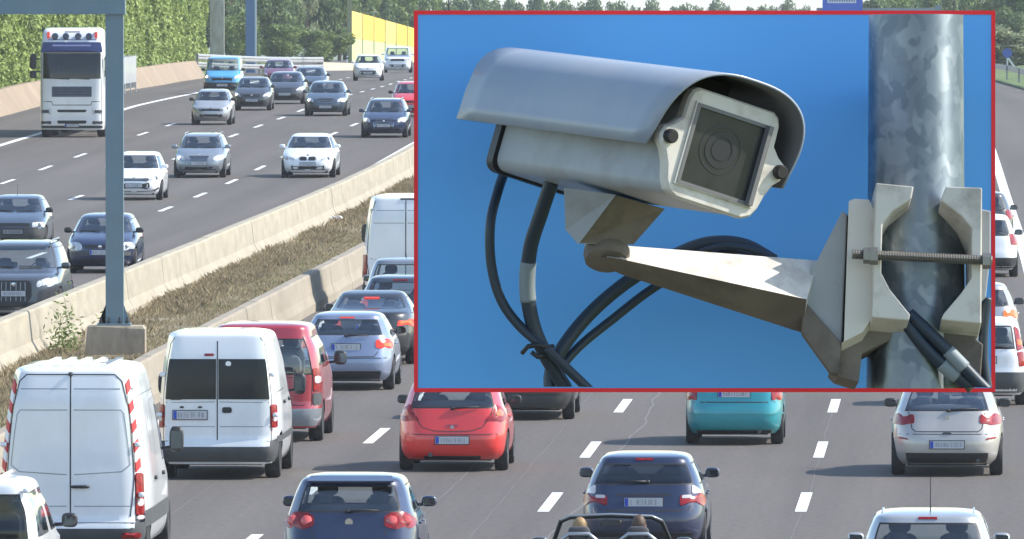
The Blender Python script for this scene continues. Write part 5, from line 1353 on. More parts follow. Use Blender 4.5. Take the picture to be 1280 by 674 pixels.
# navy hatchback behind the post
r_, sh, P = oncoming('navy blue hatchback with large round headlights behind the gantry post', 126, 341, 'hatch', 4.15, 1.735, 1.44, 'navy', [(.52,.58),(.52,.70),(.60,.76),(.84,.77),(.955,.71),(.94,.60),(.7,.565)], [(.42,.62),(.44,.70),(.3,.71)], [(.60,.26),(.70,.33),(.6,.36)], plate_z=.52, eu=True, badge_z=.66, zh=.78, mirror=M_BLACK)
seam(sh, 'F', [(-.97,.49),(.97,.49)], .10, r_, M_TRIM, 'bumper_strip', .010)
# dark grey off-roader
r_, sh, P = oncoming('big dark grey off-roader with tall slatted grille at the left edge', 18, 404, 'hatch', 5.0, 1.98, 1.73, 'dark', [(.50,.80),(.53,.92),(.72,.98),(.93,1.0),(.955,.88),(.8,.80)], [(.30,.44),(.40,.60),(.40,.88),(.34,.94)], [(.62,.32),(.90,.34),(.92,.52),(.60,.50)], lit=True, bars=0, plate_z=.66, name='off_roader', zh=.98, zc=1.16, cw=1.2, ws=2.05, r=.38, rw=.76, fo=.95, gR=(.07,.78), badge_z=.86)
for u in (-.26,-.16,-.06,.06,.16,.26): seam(sh, 'F', [(u,.50),(u,.90)], .016, r_, PAINT['grey'], 'grille_bar', .010)
for s in (1,-1):
    seam(sh, 'F', [(s*.58,.66),(s*.92,.68)], .03, r_, M_GRILLE, 'bumper_slot'); seam(sh, 'F', [(s*.58,.58),(s*.92,.60)], .03, r_, M_GRILLE, 'bumper_slot')
    MB().tube([(s*.64,-2.0,1.69),(s*.66,-1.8,1.75),(s*.66,.2,1.75),(s*.64,.4,1.69)], .022, 6).obj('roof_rail', M_RIM, r_, True)
seam(sh, 'F', [(-.7,.285),(.7,.285)], .06, r_, M_RIM, 'skid_plate', .012)
# sky blue compact van
r_, sh, P = oncoming('bright sky blue compact van near the crash barrier', 278, 118, 'hatch', 4.4, 1.86, 1.82, 'sky', [(.62,.72),(.64,.86),(.86,.96),(.95,.94),(.955,.76)], [(.52,.66),(.54,.78),(.4,.80)], [(.62,.36),(.70,.50),(.60,.56)], lit=True, name='compact_van', cat='van', zh=.92, zc=1.14, cw=.85, ws=1.45, rw=.84, rt=.2, rb=.08, mirror=M_BLACK, nF=5.2, badge_z=.80)
valance(sh, 'F', r_, .24, .58, .96, M_BLACK, 'bumper', 1)

# ---------- white lorry
L, W, H = 6.0, 2.5, 4.25
r_ = place('lorry', 'white lorry with blue sun visor and roof lamps, behind the gantry post', 'lorry', GO, 91, 171, False, L, 1.35)
fr = [(.30,.12),(.45,.03),(.7,.0),(1.9,.02),(2.24,.02),(3.26,.13),(3.55,.20),(3.7,.24),(3.9,.34),(4.12,.50),(4.22,.66),(4.25,.9)]
re = [(.30,3.7),(4.1,3.7),(4.22,3.8),(4.25,4.)]
sh = Shell(L, W, H, fr, re, [(.30,.97),(.6,1.),(3.2,1.),(3.6,.98),(3.9,.96),(4.15,.91),(4.25,.80)], 9., 9.)
build_body(sh, r_, PAINT['white'], (2.28,3.27), None, (2.35,3.15), kF=.90, kR=.86, gF=(-.1,.7), gR=(.1,.1), wheels=None, glass=(G_TINT,None,None,None))
SHF = sh
patch(sh, 'F', [(-.90,3.28),(.90,3.28),(.88,3.66),(-.88,3.66)], 'sun_visor', mat('visor_blue', (.02,.03,.13), .35, coat=.5), r_, .16, 1, skirt=.02)
patch(sh, 'F', [(-.60,3.50),(.60,3.50),(.60,3.57),(-.60,3.57)], 'lettering', mat('visor_letters', (.22,.25,.45), .5), r_, .166, 0, 1)
patch(sh, 'F', [(-.62,1.58),(.62,1.58),(.62,1.98),(-.62,1.98)], 'grille', mat('grille_slate', (.07,.085,.12), .5, var=.2, vscale=6), r_, .012, 0)
for z in (1.68, 1.78, 1.88): seam(sh, 'F', [(-.6,z),(.6,z)], .02, r_, M_GRILLE, 'grille_bar', .016)
seam(sh, 'F', [(-.98,1.40),(-.62,1.39),(-.60,1.26),(.60,1.26),(.62,1.39),(.98,1.40)], .03, r_)
for z0, z1 in ((.98,1.08),(.54,.66)): patch(sh, 'F', [(-.44,z0),(.44,z0),(.46,z1),(-.46,z1)], 'air_intake', M_GRILLE, r_, .012, 1)
for s in (1,-1):
    o = patch(sh, 'F', [(s*.62,.90),(s*.97,.90),(s*.97,1.12),(s*.64,1.12)], 'headlight', M_HL, r_, .015, 1); patch(sh, 'F', [(s*.70,.95),(s*.93,.95),(s*.93,1.07),(s*.70,1.07)], 'lamp', M_TRIM, o, .02, 1)
    patch(sh, 'F', [(s*.64,.52),(s*.95,.52),(s*.95,.64),(s*.64,.64)], 'fog_light', M_TRIM, r_, .015, 1)
    for z, hh in ((2.95,.60),(2.45,.30)):
        m_ = MB(); m_.blob((s*1.52,2.72,z), (.26,.14,hh), 4); m_.tube([(s*1.2,2.55,z+.1),(s*1.5,2.7,z+.1)], .03, 6); m_.obj('mirror', M_BLACK, r_, True, 50)
    q = sh.pt('F', s*.72, 3.95); MB().box(s*.93-.05, s*.93+.05, q[1]-.1, q[1]+.06, 3.84, 4.10).obj('beacon', M_TLON, r_)
    seam(sh, 'F', [(s*.93,.5),(s*.93,1.5),(s*.945,3.2)], .02, r_)
for x in (-.66,-.24,.24,.66):
    q = sh.pt('F', x/1.2, 3.92); MB().lathe([(.12,-.05),(.13,.08),(.10,.10)], 'y', (x, q[1]+.05, 3.93), 14).obj('roof_lamp', mat('roof_lamp_blue', (.03,.05,.13), .1, coat=1.) if 'roof_lamp_blue' not in bpy.data.materials else bpy.data.materials['roof_lamp_blue'], r_, True, 30)
MB().tube([(-.95, sh.pt('F',0,3.86)[1]+.02, 3.80), (.95, sh.pt('F',0,3.86)[1]+.02, 3.80)], .025, 8).obj('lamp_bar', M_CHROME, r_)
patch(sh, 'F', [(-.25,4.08),(.25,4.08),(.25,4.11),(-.25,4.11)], 'lettering', M_TRIM, r_, .01, 0, 1)
valance(sh, 'F', r_, .36, .46, .96, M_TRIM, 'bumper_insert', 1); plate(sh, 'F', r_, .47, .52)
for x0, x1 in ((.1,.8),(-.7,-.05)):
    q = sh.pt('F', x0/1.25, 2.26); MB().tube([(x0,q[1]+.03,2.27),(x1,q[1]+.03,2.30)], .018, 5).obj('windscreen_wiper', M_BLACK, r_)
MB().box(-1.1,1.1,1.4,2.4,1.7,2.15).obj('dashboard', M_INT, r_); MB().box(-1.15,1.15,.75,.85,1.2,3.9).obj('cab_rear_wall', M_INTG, r_)
for s in (1,-1): o = link('seat', SEATS['seat'], r_, (s*.65,1.35,1.8)); link('headrest', SEATS['headrest'], o)
MB().box(-.5,.5,-11.0,2.6,.75,1.05).obj('chassis', M_UNDER, r_)
# dropside load bed behind
MB().box(-1.27,1.27,-11.2,.45,1.38,1.58).obj('load_bed', M_TRIM, r_)
for s in (1,-1):
    for k_ in range(5): MB().box(s*1.27-.03,s*1.27+.03,-11.1+2.3*k_,-8.85+2.3*k_,1.6,2.65).obj('drop_side', PAINT['white'], r_)
    for k_ in range(6): MB().box(s*1.29-.02,s*1.29+.02,-11.14+2.3*k_-.04,-11.14+2.3*k_+.04,1.2,2.68).obj('side_post', PAINT['offwhite'], r_)
    MB().box(s*1.27-.05,s*1.27+.05,.36,.48,1.2,3.95).obj('headboard_post', M_TRIM, r_)
    MB().box(s*1.22-.06,s*1.22+.06,.47,.50,1.08,1.16).obj('side_lamp', M_TLONO, r_)
MB().box(-1.21,1.21,.36,.44,1.63,2.7).obj('headboard', PAINT['white'], r_)
MB().box(-1.2,1.2,-11.15,-11.1,1.6,2.65).obj('tail_board', PAINT['white'], r_)
for o in r_.children:
    if o.name.split('.')[0] in ('load_bed','drop_side','side_post','headboard_post','headboard','tail_board','side_lamp'): o.rotation_euler.z = R(-1.5); o.location.z = .32
wl = [(s*1.08, 1.65, .5) for s in (1,-1)] + [(s*1.0, y, .5) for y in (-1.6,-7.2,-8.5,-9.8) for s in (1,-1)]
add_wheels(r_, wl, .32, 'steel')
MB().box(-1.2,1.2,.9,2.3,.38,.9).obj('cab_floor', M_UNDER, r_)
# ------------------------------------------------------------------ the framed blue board with the surveillance camera in front of it
BD = 16.5; BK = BD/F_PX                     # board plane 16.5 m away; about 1 mm to a unit
BOARD = Matrix.Translation((0, 0, CAM_Z)) @ Matrix.Rotation(math.pi/2 - PITCH, 4, 'X') @ Matrix.Translation((0, 0, -BD))
def Q(x, y, d=0.): return ((x-640)*BK, (337-y)*BK, d*BK)
M_BLUE = mat('board_blue_paint', (.142,.425,.83), .75, spec=.2, var=.04, vscale=1.2)
M_RED = mat('frame_red_paint', (.97,.015,.022), .5)
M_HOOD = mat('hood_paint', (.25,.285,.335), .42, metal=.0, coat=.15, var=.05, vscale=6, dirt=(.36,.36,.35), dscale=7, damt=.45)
M_HOUSE = mat('housing_paint', (.31,.325,.335), .5, var=.05, vscale=8, dirt=(.17,.15,.13), dscale=9, damt=.6)
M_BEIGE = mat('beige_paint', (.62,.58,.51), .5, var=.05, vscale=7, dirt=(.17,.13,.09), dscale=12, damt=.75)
M_GRIME_SHADE = mat('grimy_shaded_beige', (.165,.137,.108), .75, var=.25, vscale=10, dirt=(.045,.035,.028), dscale=11, damt=.85)  # grime, with the shade of down-facing sides mixed into the colour
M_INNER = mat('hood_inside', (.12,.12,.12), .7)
M_CABLE = mat('cable_sheath', (.018,.03,.045), .45)
M_TAPE = mat('cable_sleeve', (.20,.235,.25), .6)
M_WIN = mat('camera_window', (.030,.031,.031), .25, coat=.1, var=.3, vscale=25)
M_GASKET = mat('window_gasket', (.15,.145,.14), .6)
M_LENS = mat('lens_glass', (.020,.020,.022), .45)
M_KNOB = mat('knob_rubber', (.015,.012,.012), .5)
M_ROD = mat('threaded_rod', (.26,.25,.23), .4, metal=.8)
def galvanised():
    m = bpy.data.materials.new('galvanised_pole'); nt, b = nodes_of(m); N, Lk = nt.nodes, nt.links
    tc = N.new('ShaderNodeTexCoord'); mp = N.new('ShaderNodeMapping'); mp.inputs['Scale'].default_value = (1, .75, 1); Lk.new(tc.outputs['Object'], mp.inputs[0])
    ns_ = N.new('ShaderNodeTexNoise'); ns_.inputs['Scale'].default_value = 30; Lk.new(mp.outputs[0], ns_.inputs['Vector'])
    ad = N.new('ShaderNodeMix'); ad.data_type = 'VECTOR'; ad.inputs['Factor'].default_value = .05; Lk.new(mp.outputs[0], ad.inputs['A']); Lk.new(ns_.outputs['Color'], ad.inputs['B'])
    v = N.new('ShaderNodeTexVoronoi'); v.inputs['Scale'].default_value = 62; v.feature = 'SMOOTH_F1'; v.inputs['Smoothness'].default_value = .35; Lk.new(ad.outputs['Result'], v.inputs['Vector'])
    sp = N.new('ShaderNodeSeparateColor'); Lk.new(v.outputs['Color'], sp.inputs[0])
    r = N.new('ShaderNodeValToRGB'); r.color_ramp.elements[0].color = (.17,.205,.235,1); r.color_ramp.elements[1].color = (.28,.315,.34,1); r.color_ramp.elements[0].position = .15; r.color_ramp.elements[1].position = .95
    Lk.new(sp.outputs[0], r.inputs[0]); Lk.new(r.outputs[0], b.inputs['Base Color'])
    rr = N.new('ShaderNodeMapRange'); rr.inputs[3].default_value = .36; rr.inputs[4].default_value = .46; Lk.new(sp.outputs[1], rr.inputs[0]); Lk.new(rr.outputs[0], b.inputs['Roughness'])
    b.inputs['Metallic'].default_value = .9
    b.inputs['Anisotropic'].default_value = .75; b.inputs['Anisotropic Rotation'].default_value = .25
    tg = N.new('ShaderNodeTangent'); tg.direction_type = 'RADIAL'; tg.axis = 'Y'; Lk.new(tg.outputs[0], b.inputs['Tangent'])
    return m
M_POLE = galvanised()

PD = -190.                                   # the panel stands this far behind the pole axis
def sc(x, y, d):                             # point on the plane at depth d seen in line with (x, y)
    f = 1 - d/F_PX; return Q(640+(x-640)*f, 337+(y-337)*f, d)
bd_ = thing('blue_board', 'bright sky blue board in a thin red frame filling the upper right', 'board', None, BOARD)
x0, x1, y0, y1 = 520.5, 1240.5, 16.5, 487.
MB().prism([sc(x0-1,y0-1,PD), sc(x1+1,y0-1,PD), sc(x1+1,y1+1,PD), sc(x0-1,y1+1,PD)], (0,0,-12*BK)).obj('panel', M_BLUE, bd_)
def bar(xa, xb, ya, yb): MB().prism([sc(xa,ya,PD-14), sc(xb,ya,PD-14), sc(xb,yb,PD-14), sc(xa,yb,PD-14)], (0,0,15*BK)).obj('frame_bar', M_RED, bd_)
bar(517.5,1243.5,13.6,18.6); bar(517.5,1243.5,485.2,490.2); bar(517.5,522.4,18.6,485.2); bar(1238.6,1243.5,18.6,485.2)
for x in (560, 1200):
    MB().tube([Q(x,16,PD-20), Q(x,-2760,PD-20)], .8*BK, 8).obj('hanger', M_BOLT, bd_)
for y in (120, 380): MB().prism([Q(1120,y-14,PD), Q(1170,y-14,PD), Q(1170,y+14,PD), Q(1120,y+14,PD)], (0,0,145*BK)).obj('stand_off', M_ROD, bd_)
# the beam that carries it, above the view
hb_ = thing('overhead_beam', 'steel beam above the view that carries the hanging blue board', 'beam', None, Matrix.Translation((0, BD, CAM_Z)))
MB().box(-15,.9,-.08,.28,3.1,3.4).obj('beam', M_STEEL, hb_)
for x in (-14.8,): MB().box(x-.15,x+.15,-.05,.25,-CAM_Z+.3,3.1).obj('post', M_STEEL, hb_)

# steel pole
po = thing('steel_pole', 'mottled galvanised steel pole at the right of the blue board', 'pole', None, BOARD)
pm_ = MB(); pm_.tube([Q(1145,y,0) for y in np.linspace(18.7,485.1,6)], [59.*BK + .6*BK*t for t in range(6)], 64); pm_.obj('pole', M_POLE, po, True, 50)

# --- clamp and arm
br = thing('camera_bracket', 'beige two part clamp bracket with long arm bolted round the pole', 'bracket', None, BOARD)
def plate3(name, poly, d0, back, m, parent=br, side_m=None):
    """front polygon at depth d0 (single or per corner), pushed back by (dx, dy, dd) in board units"""
    ds = d0 if isinstance(d0, (list, tuple)) else [d0]*len(poly)
    P = [Q(x, y, d) for (x, y), d in zip(poly, ds)]
    b = MB(); b.prism(P, (back[0]*BK, -back[1]*BK, back[2]*BK))
    if side_m is not None:
        for i in range(len(b.f)):
            if i >= 2: pass
    o = b.obj(name, m if isinstance(m, list) else [m], parent)
    bv = o.modifiers.new('bev', 'BEVEL'); bv.width = 1.6*BK; bv.segments = 2; bv.limit_method = 'ANGLE'; bv.angle_limit = R(35)
    return o
def arc(cx, cy, rx, ry, a0, a1, n): return [(cx+rx*math.cos(R(a)), cy+ry*math.sin(R(a))) for a in np.linspace(a0, a1, n)]
# left jaw: front face, octagonal bite
plate3('clamp_jaw', [(1092,229),(1139,233.5),(1136,249),(1112,265),(1100,281),(1099,341),(1110,362),(1135,393),(1133,400),(1087,396)], 96, (-7,36,-92), M_BEIGE)
plate3('clamp_jaw', [(1179,233.5),(1224,235),(1223,404),(1173,399),(1176,392),(1198,366),(1211,347),(1211,286),(1198,270),(1172,251)], 94, (-4,36,-92), M_BEIGE)
# spine beside the left jaw and the gusset plate
plate3('clamp_spine', [(1059,252),(1066,249),(1084,250),(1090,262),(1087,398),(1076,415),(1050,428),(1053,426)], 74, (0,34,-70), M_BEIGE)
plate3('clamp_spine', [(1224,262),(1236,264),(1236,318),(1230,372),(1224,378)], 60, (0,0,-60), M_HOUSE)
plate3('gusset', [(1051,264),(1057,268),(1050,428),(1036,463),(1007,413),(1003,372),(1014,330),(1020,325)], 60, (8,6,-50), M_HOUSE)
# undersides of the clamp, grime and shade both in the colour
plate3('clamp_foot', [(1050,428),(1076,415),(1087,398),(1133,402),(1126,418),(1076,442),(1072,478),(1046,470),(1038,462)], 52, (-4,10,-46), M_GRIME_SHADE)
plate3('clamp_foot', [(1173,401),(1223,406),(1219,424),(1227,430),(1224,470),(1212,482),(1165,425)], 52, (-2,10,-46), M_GRIME_SHADE)
plate3('gusset_foot', [(1003,374),(1050,428),(1046,468),(1036,465),(1000,415)], 66, (0,4,-10), M_GRIME_SHADE)
# arm: an upper sunlit face and a lower grimy face, shade painted in, meeting in a ridge
JD = 158.                                    # depth of the joint
top = [(757,310,JD-34),(774,307,JD-22),(1022,326,36)]
ridge = [(757,322,JD+30),(774,324,JD+26),(1006,374,96)]
bot = [(732,322,JD-8),(775,343,JD-10),(1002,416,34)]
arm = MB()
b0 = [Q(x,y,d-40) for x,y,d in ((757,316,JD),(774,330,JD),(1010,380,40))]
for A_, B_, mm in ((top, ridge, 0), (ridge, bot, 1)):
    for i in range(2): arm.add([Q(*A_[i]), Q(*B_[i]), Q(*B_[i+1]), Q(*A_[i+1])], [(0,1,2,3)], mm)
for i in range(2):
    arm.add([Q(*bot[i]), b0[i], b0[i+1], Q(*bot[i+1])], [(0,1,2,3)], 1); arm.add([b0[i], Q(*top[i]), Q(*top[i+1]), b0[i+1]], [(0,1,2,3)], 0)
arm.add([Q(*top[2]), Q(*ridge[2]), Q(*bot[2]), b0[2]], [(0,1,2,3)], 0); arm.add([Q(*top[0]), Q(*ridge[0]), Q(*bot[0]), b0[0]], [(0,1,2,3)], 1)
arm.obj('arm', [M_BEIGE, M_GRIME_SHADE], br)
# socket end of the arm, turning cup above it
soc = MB(); soc.tube([Q(757,313,JD+2),Q(757,316,JD+4),Q(758,324,JD+9),Q(758,327,JD+11)], [28*BK,29*BK,28*BK,25*BK], 28); so = soc.obj('arm_socket', M_GRIME_SHADE, br, True, 40)
cup = MB(); cup.tube([Q(756,295,JD-6),Q(756,299,JD-4),Q(757,314,JD+4)], [23*BK,27*BK,27*BK], 28); cup.obj('swivel_cup', M_HOUSE, br, True, 40)
# threaded rod with nuts
rod = MB(); xs = np.linspace(1062, 1236, 175)
rod.tube([Q(x, 318+(x-1062)*.045, 104) for x in xs], [(5.4 + (1.1 if i % 2 else 0))*BK for i in range(175)], 10); ro_ = rod.obj('threaded_rod', M_ROD, br)
for x, r in ((1081,10),(1089,11),(1229,10)):
    nut = MB(); nut.lathe([(r*BK,-5*BK),(r*BK,5*BK)], 'x', Q(x, 319+(x-1062)*.045, 104), 6); nut.obj('nut', M_ROD, ro_)

# --- the camera itself, in its own axes: r across, u up, a forward
CX, CY, CDp = 910.5, 193.0, 388.
ra = Vector((.833,-.268,-.4834)); ra.normalize(); aa = Vector((.484,-.074,.872)); aa = (aa - ra*aa.dot(ra)).normalized(); ua = aa.cross(ra).normalized()
if ua.y < 0: ua = -ua
fcor = 1 - CDp/F_PX*BK*0 
CAMM = BOARD @ Matrix.Translation(Q(640+(CX-640)*(1-CDp*BK/BD), 337+(CY-337)*(1-CDp*BK/BD), CDp)) @ Matrix(((ra.x,ua.x,aa.x,0),(ra.y,ua.y,aa.y,0),(ra.z,ua.z,aa.z,0),(0,0,0,1)))
CK = BK*.985
sv = thing('security_camera', 'grey surveillance camera in a long weather hood before the blue board', 'surveillance camera', None, CAMM)
def cv(al, be, ga): return (al*CK, be*CK, ga*CK)
# housing: rounded box lofted along its length
def loft(name, secs, m, parent, sharp=40, cap=True):
    vs, fs = [], []; n = len(secs[0])
    for s_ in secs: vs += [cv(*p) for p in s_]
    for i in range(len(secs)-1):
        for j in range(n): fs.append((i*n+j, i*n+(j+1) % n, (i+1)*n+(j+1) % n, (i+1)*n+j))
    if cap: fs += [tuple(range(n))[::-1], tuple(range((len(secs)-1)*n, len(secs)*n))]
    me = make_mesh(name, vs, fs, [m], smooth=True); bm = bmesh.new(); bm.from_mesh(me); bmesh.ops.recalc_face_normals(bm, faces=bm.faces); bm.to_mesh(me); bm.free(); me.set_sharp_from_angle(angle=R(sharp))
    return link(name, me, parent)
def rr2(w, h, r, cy=0, n=6):
    P = []
    for sx, sy, a0 in ((1,1,0),(-1,1,90),(-1,-1,180),(1,-1,270)):
        for k in range(n+1):
            a = R(a0+90*k/n); P.append((sx*(w-r)+r*math.cos(a), cy+sy*(h-r)+r*math.sin(a)))
    return P
def sect(P, g): return [(x, y, g) for x, y in P]
loft('housing', [sect(rr2(58,54,14,-6), -452), sect(rr2(64,62,16,-6), -440), sect(rr2(64,62,16,-6), -16)], M_HOUSE, sv)
loft('rear_cap', [sect(rr2(60,58,18,-6), -468), sect(rr2(67,65,16,-6), -462), sect(rr2(67,65,16,-6), -446)], M_BLACK, sv)
# front bezel with bolt ears
bez = [(-56,69),(56,69),(64,64),(68,54),(69,28),(79,17),(90,10),(93,0),(90,-10),(82,-18),(74,-34),(69,-52),(62,-64),(50,-70),(-50,-70),(-62,-64),(-69,-52),(-74,-34),(-82,-18),(-90,-10),(-93,0),(-90,10),(-79,17),(-69,28),(-68,54),(-64,64)]
bez2 = [(x*.965, y*.965) for x, y in bez]
loft('front_bezel', [sect(bez2, -22), sect(bez, -17), sect(bez, -4), sect(bez2, 0)], M_BEIGE, sv, 30)
# raised window frame, gasket, glass, lens
def ringframe(name, w0, h0, w1, h1, g0, g1, m, cy=0, cx=0):
    A_ = [(cx-w0,cy-h0),(cx+w0,cy-h0),(cx+w0,cy+h0),(cx-w0,cy+h0)]; B_ = [(cx-w1,cy-h1),(cx+w1,cy-h1),(cx+w1,cy+h1),(cx-w1,cy+h1)]
    b = MB(); n = 4
    vs = [cv(x,y,g0) for x,y in A_] + [cv(x,y,g1) for x,y in A_] + [cv(x,y,g1) for x,y in B_] + [cv(x,y,g0-6) for x,y in B_]
    b.add(vs, [(k*4+i, k*4+(i+1) % 4, (k+1)*4+(i+1) % 4, (k+1)*4+i) for k in range(3) for i in range(4)])
    return b.obj(name, m, sv)
ringframe('window_frame', 58, 53, 55, 50, -1, 3, M_BEIGE, -1)
ringframe('window_gasket', 55.5, 51.5, 51, 47, -1, 4, M_GASKET, -1)
MB().prism([cv(-54,-50,1.2), cv(54,-50,1.2), cv(54,48,1.2), cv(-54,48,1.2)], (0,0,-2*CK)).obj('window_glass', M_WIN, sv)
ls = MB()
for r0, r1, g in ((31,28,1.7),(23,16,1.9)): ls.lathe([(r0*CK,1*CK),(r0*CK,g*CK),(r1*CK,g*CK),(r1*CK,1*CK)], 'z', cv(-6,3,0), 32)
ls.obj('lens_ring', M_LENS, sv, True, 30)
le = MB(); le.lathe([(14*CK,1.1*CK),(13.5*CK,1.8*CK),(6*CK,1.8*CK),(.5*CK,1.8*CK)], 'z', cv(-6,3,0), 24); le.obj('lens', M_LENS, sv)
wp = MB(); wp.hexa([cv(46,-52,3),cv(54,-52,3),cv(54,50,3),cv(46,50,3),cv(47,-52,12),cv(53,-52,12),cv(53,50,12),cv(47,50,12)]); wp.obj('side_strip', M_GASKET, sv)
for al in (-81, 83):
    kb = MB(); kb.lathe([(9*CK,-2*CK),(9*CK,7*CK),(7*CK,10*CK),(1*CK,10*CK)], 'z', cv(al,0,0), 16); kb.obj('bolt_knob', M_KNOB, sv, True, 30)
# weather hood: bent sheet, slanting front edge
def hood_prof(n=36):
    P = [(-104,-17)]
    for k in range(n+1):
        t = math.pi*(1-k/n); x = 103*math.copysign(abs(math.cos(t))**.74, math.cos(t)); y = 2 + 95*abs(math.sin(t))**.78
        P.append((x, y))
    P.append((104,-17)); return P
HPf = hood_prof()
def front_of(y): return 18 - 44*max(0, min(1, (97-y)/114))**1.3
hv, hf = [], []; gs_ = np.linspace(0, 1, 12)
for t in gs_:
    for x, y in HPf: hv.append(cv(x, y, (-512-22*max(0,(y-40)/57)) *(1-t) + front_of(y)*t))
n = len(HPf)
for i in range(len(gs_)-1):
    for j in range(n-1): hf.append((i*n+j, i*n+j+1, (i+1)*n+j+1, (i+1)*n+j))
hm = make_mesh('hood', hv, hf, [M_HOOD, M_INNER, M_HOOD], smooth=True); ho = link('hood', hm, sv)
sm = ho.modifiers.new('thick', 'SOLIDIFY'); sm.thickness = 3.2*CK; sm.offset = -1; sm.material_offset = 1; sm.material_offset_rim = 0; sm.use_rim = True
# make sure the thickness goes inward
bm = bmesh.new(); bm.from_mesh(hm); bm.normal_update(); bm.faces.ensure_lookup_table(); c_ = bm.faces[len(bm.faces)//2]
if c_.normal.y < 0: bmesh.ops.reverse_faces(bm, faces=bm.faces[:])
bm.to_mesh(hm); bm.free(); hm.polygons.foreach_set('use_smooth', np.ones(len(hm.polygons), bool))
for al in (-98, 98): MB().prism([cv(al-3,-2,-60), cv(al-3,-2,-40), cv(al-3,4,-40), cv(al-3,4,-60)], (6*CK,0,0)).obj('hood_screw', M_ROD, sv)
for ga in (-120, -400): MB().prism([cv(-40,55,ga-10), cv(40,55,ga-10), cv(40,55,ga+10), cv(-40,55,ga+10)], (0,38*CK,0)).obj('hood_mount', M_BLACK, sv)
for o in sv.children:
    if not o.name.startswith('hood'): o.location.z = -12*CK
# foot under the housing, down to the swivel
inv = CAMM.inverted() @ BOARD
def QB(x, y, d): return tuple(inv @ Vector(Q(x, y, d)))
ft = MB()
topf = [(704,236,JD+40),(770,246,JD+58),(829,262,JD+10),(760,250,JD-40)]
botf = [(708,287,JD+20),(722,305,JD+34),(790,306,JD+14),(772,296,JD-25)]
ft.hexa([QB(*p) for p in botf] + [QB(*p) for p in topf]); fo_ = ft.obj('mount_foot', [M_HOUSE], sv)
MB().hexa([QB(*p) for p in ((722,304,JD+36),(790,306,JD+16),(790,306,JD+6),(722,304,JD+20),(768,246,JD+62),(829,262,JD+14),(829,262,JD+2),(768,246,JD+50))]).obj('mount_cheek', M_GRIME_SHADE, sv)
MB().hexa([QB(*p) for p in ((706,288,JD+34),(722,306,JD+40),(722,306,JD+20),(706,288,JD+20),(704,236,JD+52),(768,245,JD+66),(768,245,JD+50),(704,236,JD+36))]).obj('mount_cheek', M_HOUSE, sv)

# --- cables
def spline(pts, n=14):
    P = [Vector(p) for p in pts]; P = [P[0]*2-P[1]] + P + [P[-1]*2-P[-2]]; out = []
    for i in range(1, len(P)-2):
        for k in range(n):
            t = k/n; a, b, c, d = P[i-1:i+3]
            out.append(.5*((2*b) + (c-a)*t + (2*a-5*b+4*c-d)*t*t + (3*b-a-3*c+d)*t**3))
    out.append(P[-2]); return out
def cut_low(o):
    bm = bmesh.new(); bm.from_mesh(o.data)
    cut = bmesh.ops.bisect_plane(bm, geom=bm.verts[:]+bm.edges[:]+bm.faces[:], plane_co=Q(640,483.6,0), plane_no=(0,1,0), clear_inner=True)
    ed = [e for e in cut['geom_cut'] if isinstance(e, bmesh.types.BMEdge)]
    if ed: bmesh.ops.contextual_create(bm, geom=ed)
    bm.to_mesh(o.data); bm.free()
cab = 'black cables hanging below the camera'
def cable(label, pts, r, sleeve=None):
    root = thing('cable', label, 'cable', cab, BOARD)
    S = spline([Q(*p) for p in pts])
    c = MB(); c.tube(S, r*BK, 14); o = c.obj('sheath', M_CABLE, root, True)
    cut_low(o)
    if sleeve:
        for a, b in (sleeve if isinstance(sleeve[0], tuple) else (sleeve,)):
            i, j = int(a*len(S)), max(int(b*len(S)), int(a*len(S))+2); t = MB(); t.tube(S[i:j+1], r*BK*1.10, 14); cut_low(t.obj('sleeve', M_TAPE, root, True))
    return root
cable('thin black cable curving down farthest left from the camera rear', [(633,208,-60),(622,240,-20),(613,280,0),(614,330,0),(626,374,0),(650,408,4),(688,441,14),(734,485,6),(760,510,0)], 6.3)
cable('thick black cable with a grey sleeve, straight below the hood', [(690,226,60),(676,268,40),(663,310,20),(659,360,8),(666,405,2),(680,440,0),(697,470,-6),(706,485,-10),(716,510,-14)], 9.3, (.30,.42))
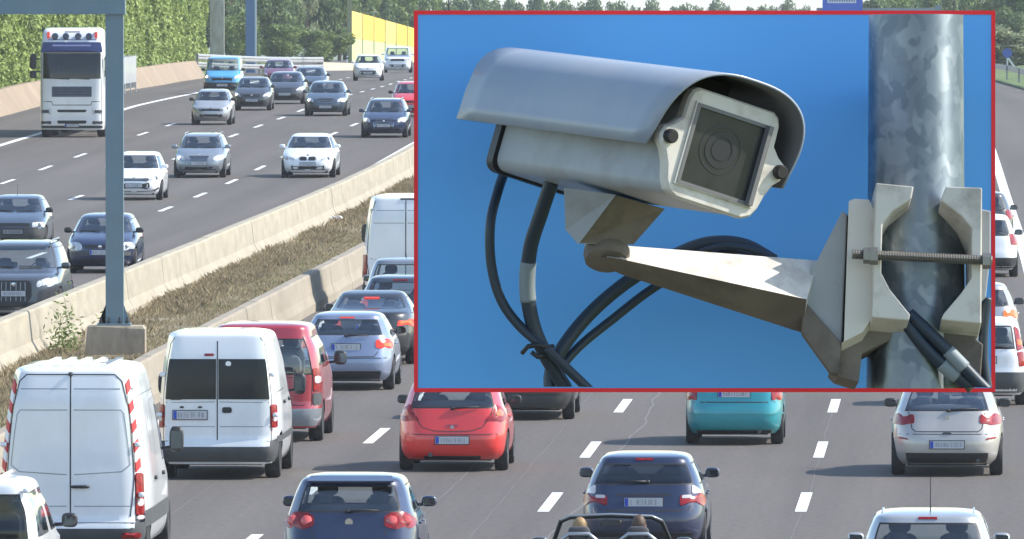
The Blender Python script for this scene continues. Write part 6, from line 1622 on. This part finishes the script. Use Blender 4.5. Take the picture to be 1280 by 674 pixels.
cable('thick cable looping up behind the arm then down to the tie', [(968,326,-40),(930,306,-56),(885,304,-60),(838,322,-60),(788,350,-54),(742,388,-46),(708,428,-30),(690,462,-24),(688,485,-20),(688,510,-20)], 8.6)
cable('thinner cable running below the arm toward the cable tie', [(965,322,-70),(920,312,-76),(870,330,-78),(815,362,-70),(768,398,-62),(726,432,-45),(700,462,-30),(692,485,-28),(690,510,-28)], 5.8)
cable('grey rimmed cable loop just above the arm', [(966,322,-30),(940,312,-32),(905,308,-34),(874,316,-36),(868,328,-36)], 4.2)
tie = thing('cable_tie', 'small black cable tie binding the cables at the lower left', 'cable tie', None, BOARD)
tt = MB(); tt.tube([Q(653,441,8),Q(660,433,22),Q(672,431,24),(Q(684,434,16)),Q(691,433,6)], 3.2*BK, 6); tt.tube([Q(664,440,20),Q(672,446,20),Q(684,444,14)], 3.2*BK, 6); tt.obj('strap', M_BLACK, tie, True)
cable('black cable with grey sleeves crossing the pole at the lower right', [(1128,398,62),(1150,428,66),(1180,458,66),(1214,485,60),(1246,510,56)], 9., ((.46,.60),))
cable('second black cable beside it running over the pole to the corner', [(1134,392,66),(1164,420,72),(1196,452,72),(1228,485,66),(1254,508,60)], 8., ((.40,.56),))
cable('dark cable hanging down along the right inner frame edge', [(1233,372,20),(1229,410,18),(1229,450,16),(1234,485,16),(1236,505,16)], 6.)
# ------------------------------------------------------------------ thin summer haze round the whole scene
hz = MB(); hz.box(-4300, 4300, -330, 10300, -40, 26)
M_HAZE = bpy.data.materials.new('haze'); M_HAZE.use_nodes = True
_nt = M_HAZE.node_tree
for _n in list(_nt.nodes):
    if _n.type == 'BSDF_PRINCIPLED': _nt.nodes.remove(_n)
_v = _nt.nodes.new('ShaderNodeVolumePrincipled'); _v.inputs['Color'].default_value = (.93, .96, 1, 1); _v.inputs['Density'].default_value = .00011; _v.inputs['Anisotropy'].default_value = .3
_nt.links.new(_v.outputs[0], next(n for n in _nt.nodes if n.type == 'OUTPUT_MATERIAL').inputs['Volume'])
kind(hz.obj('haze', M_HAZE), 'stuff')
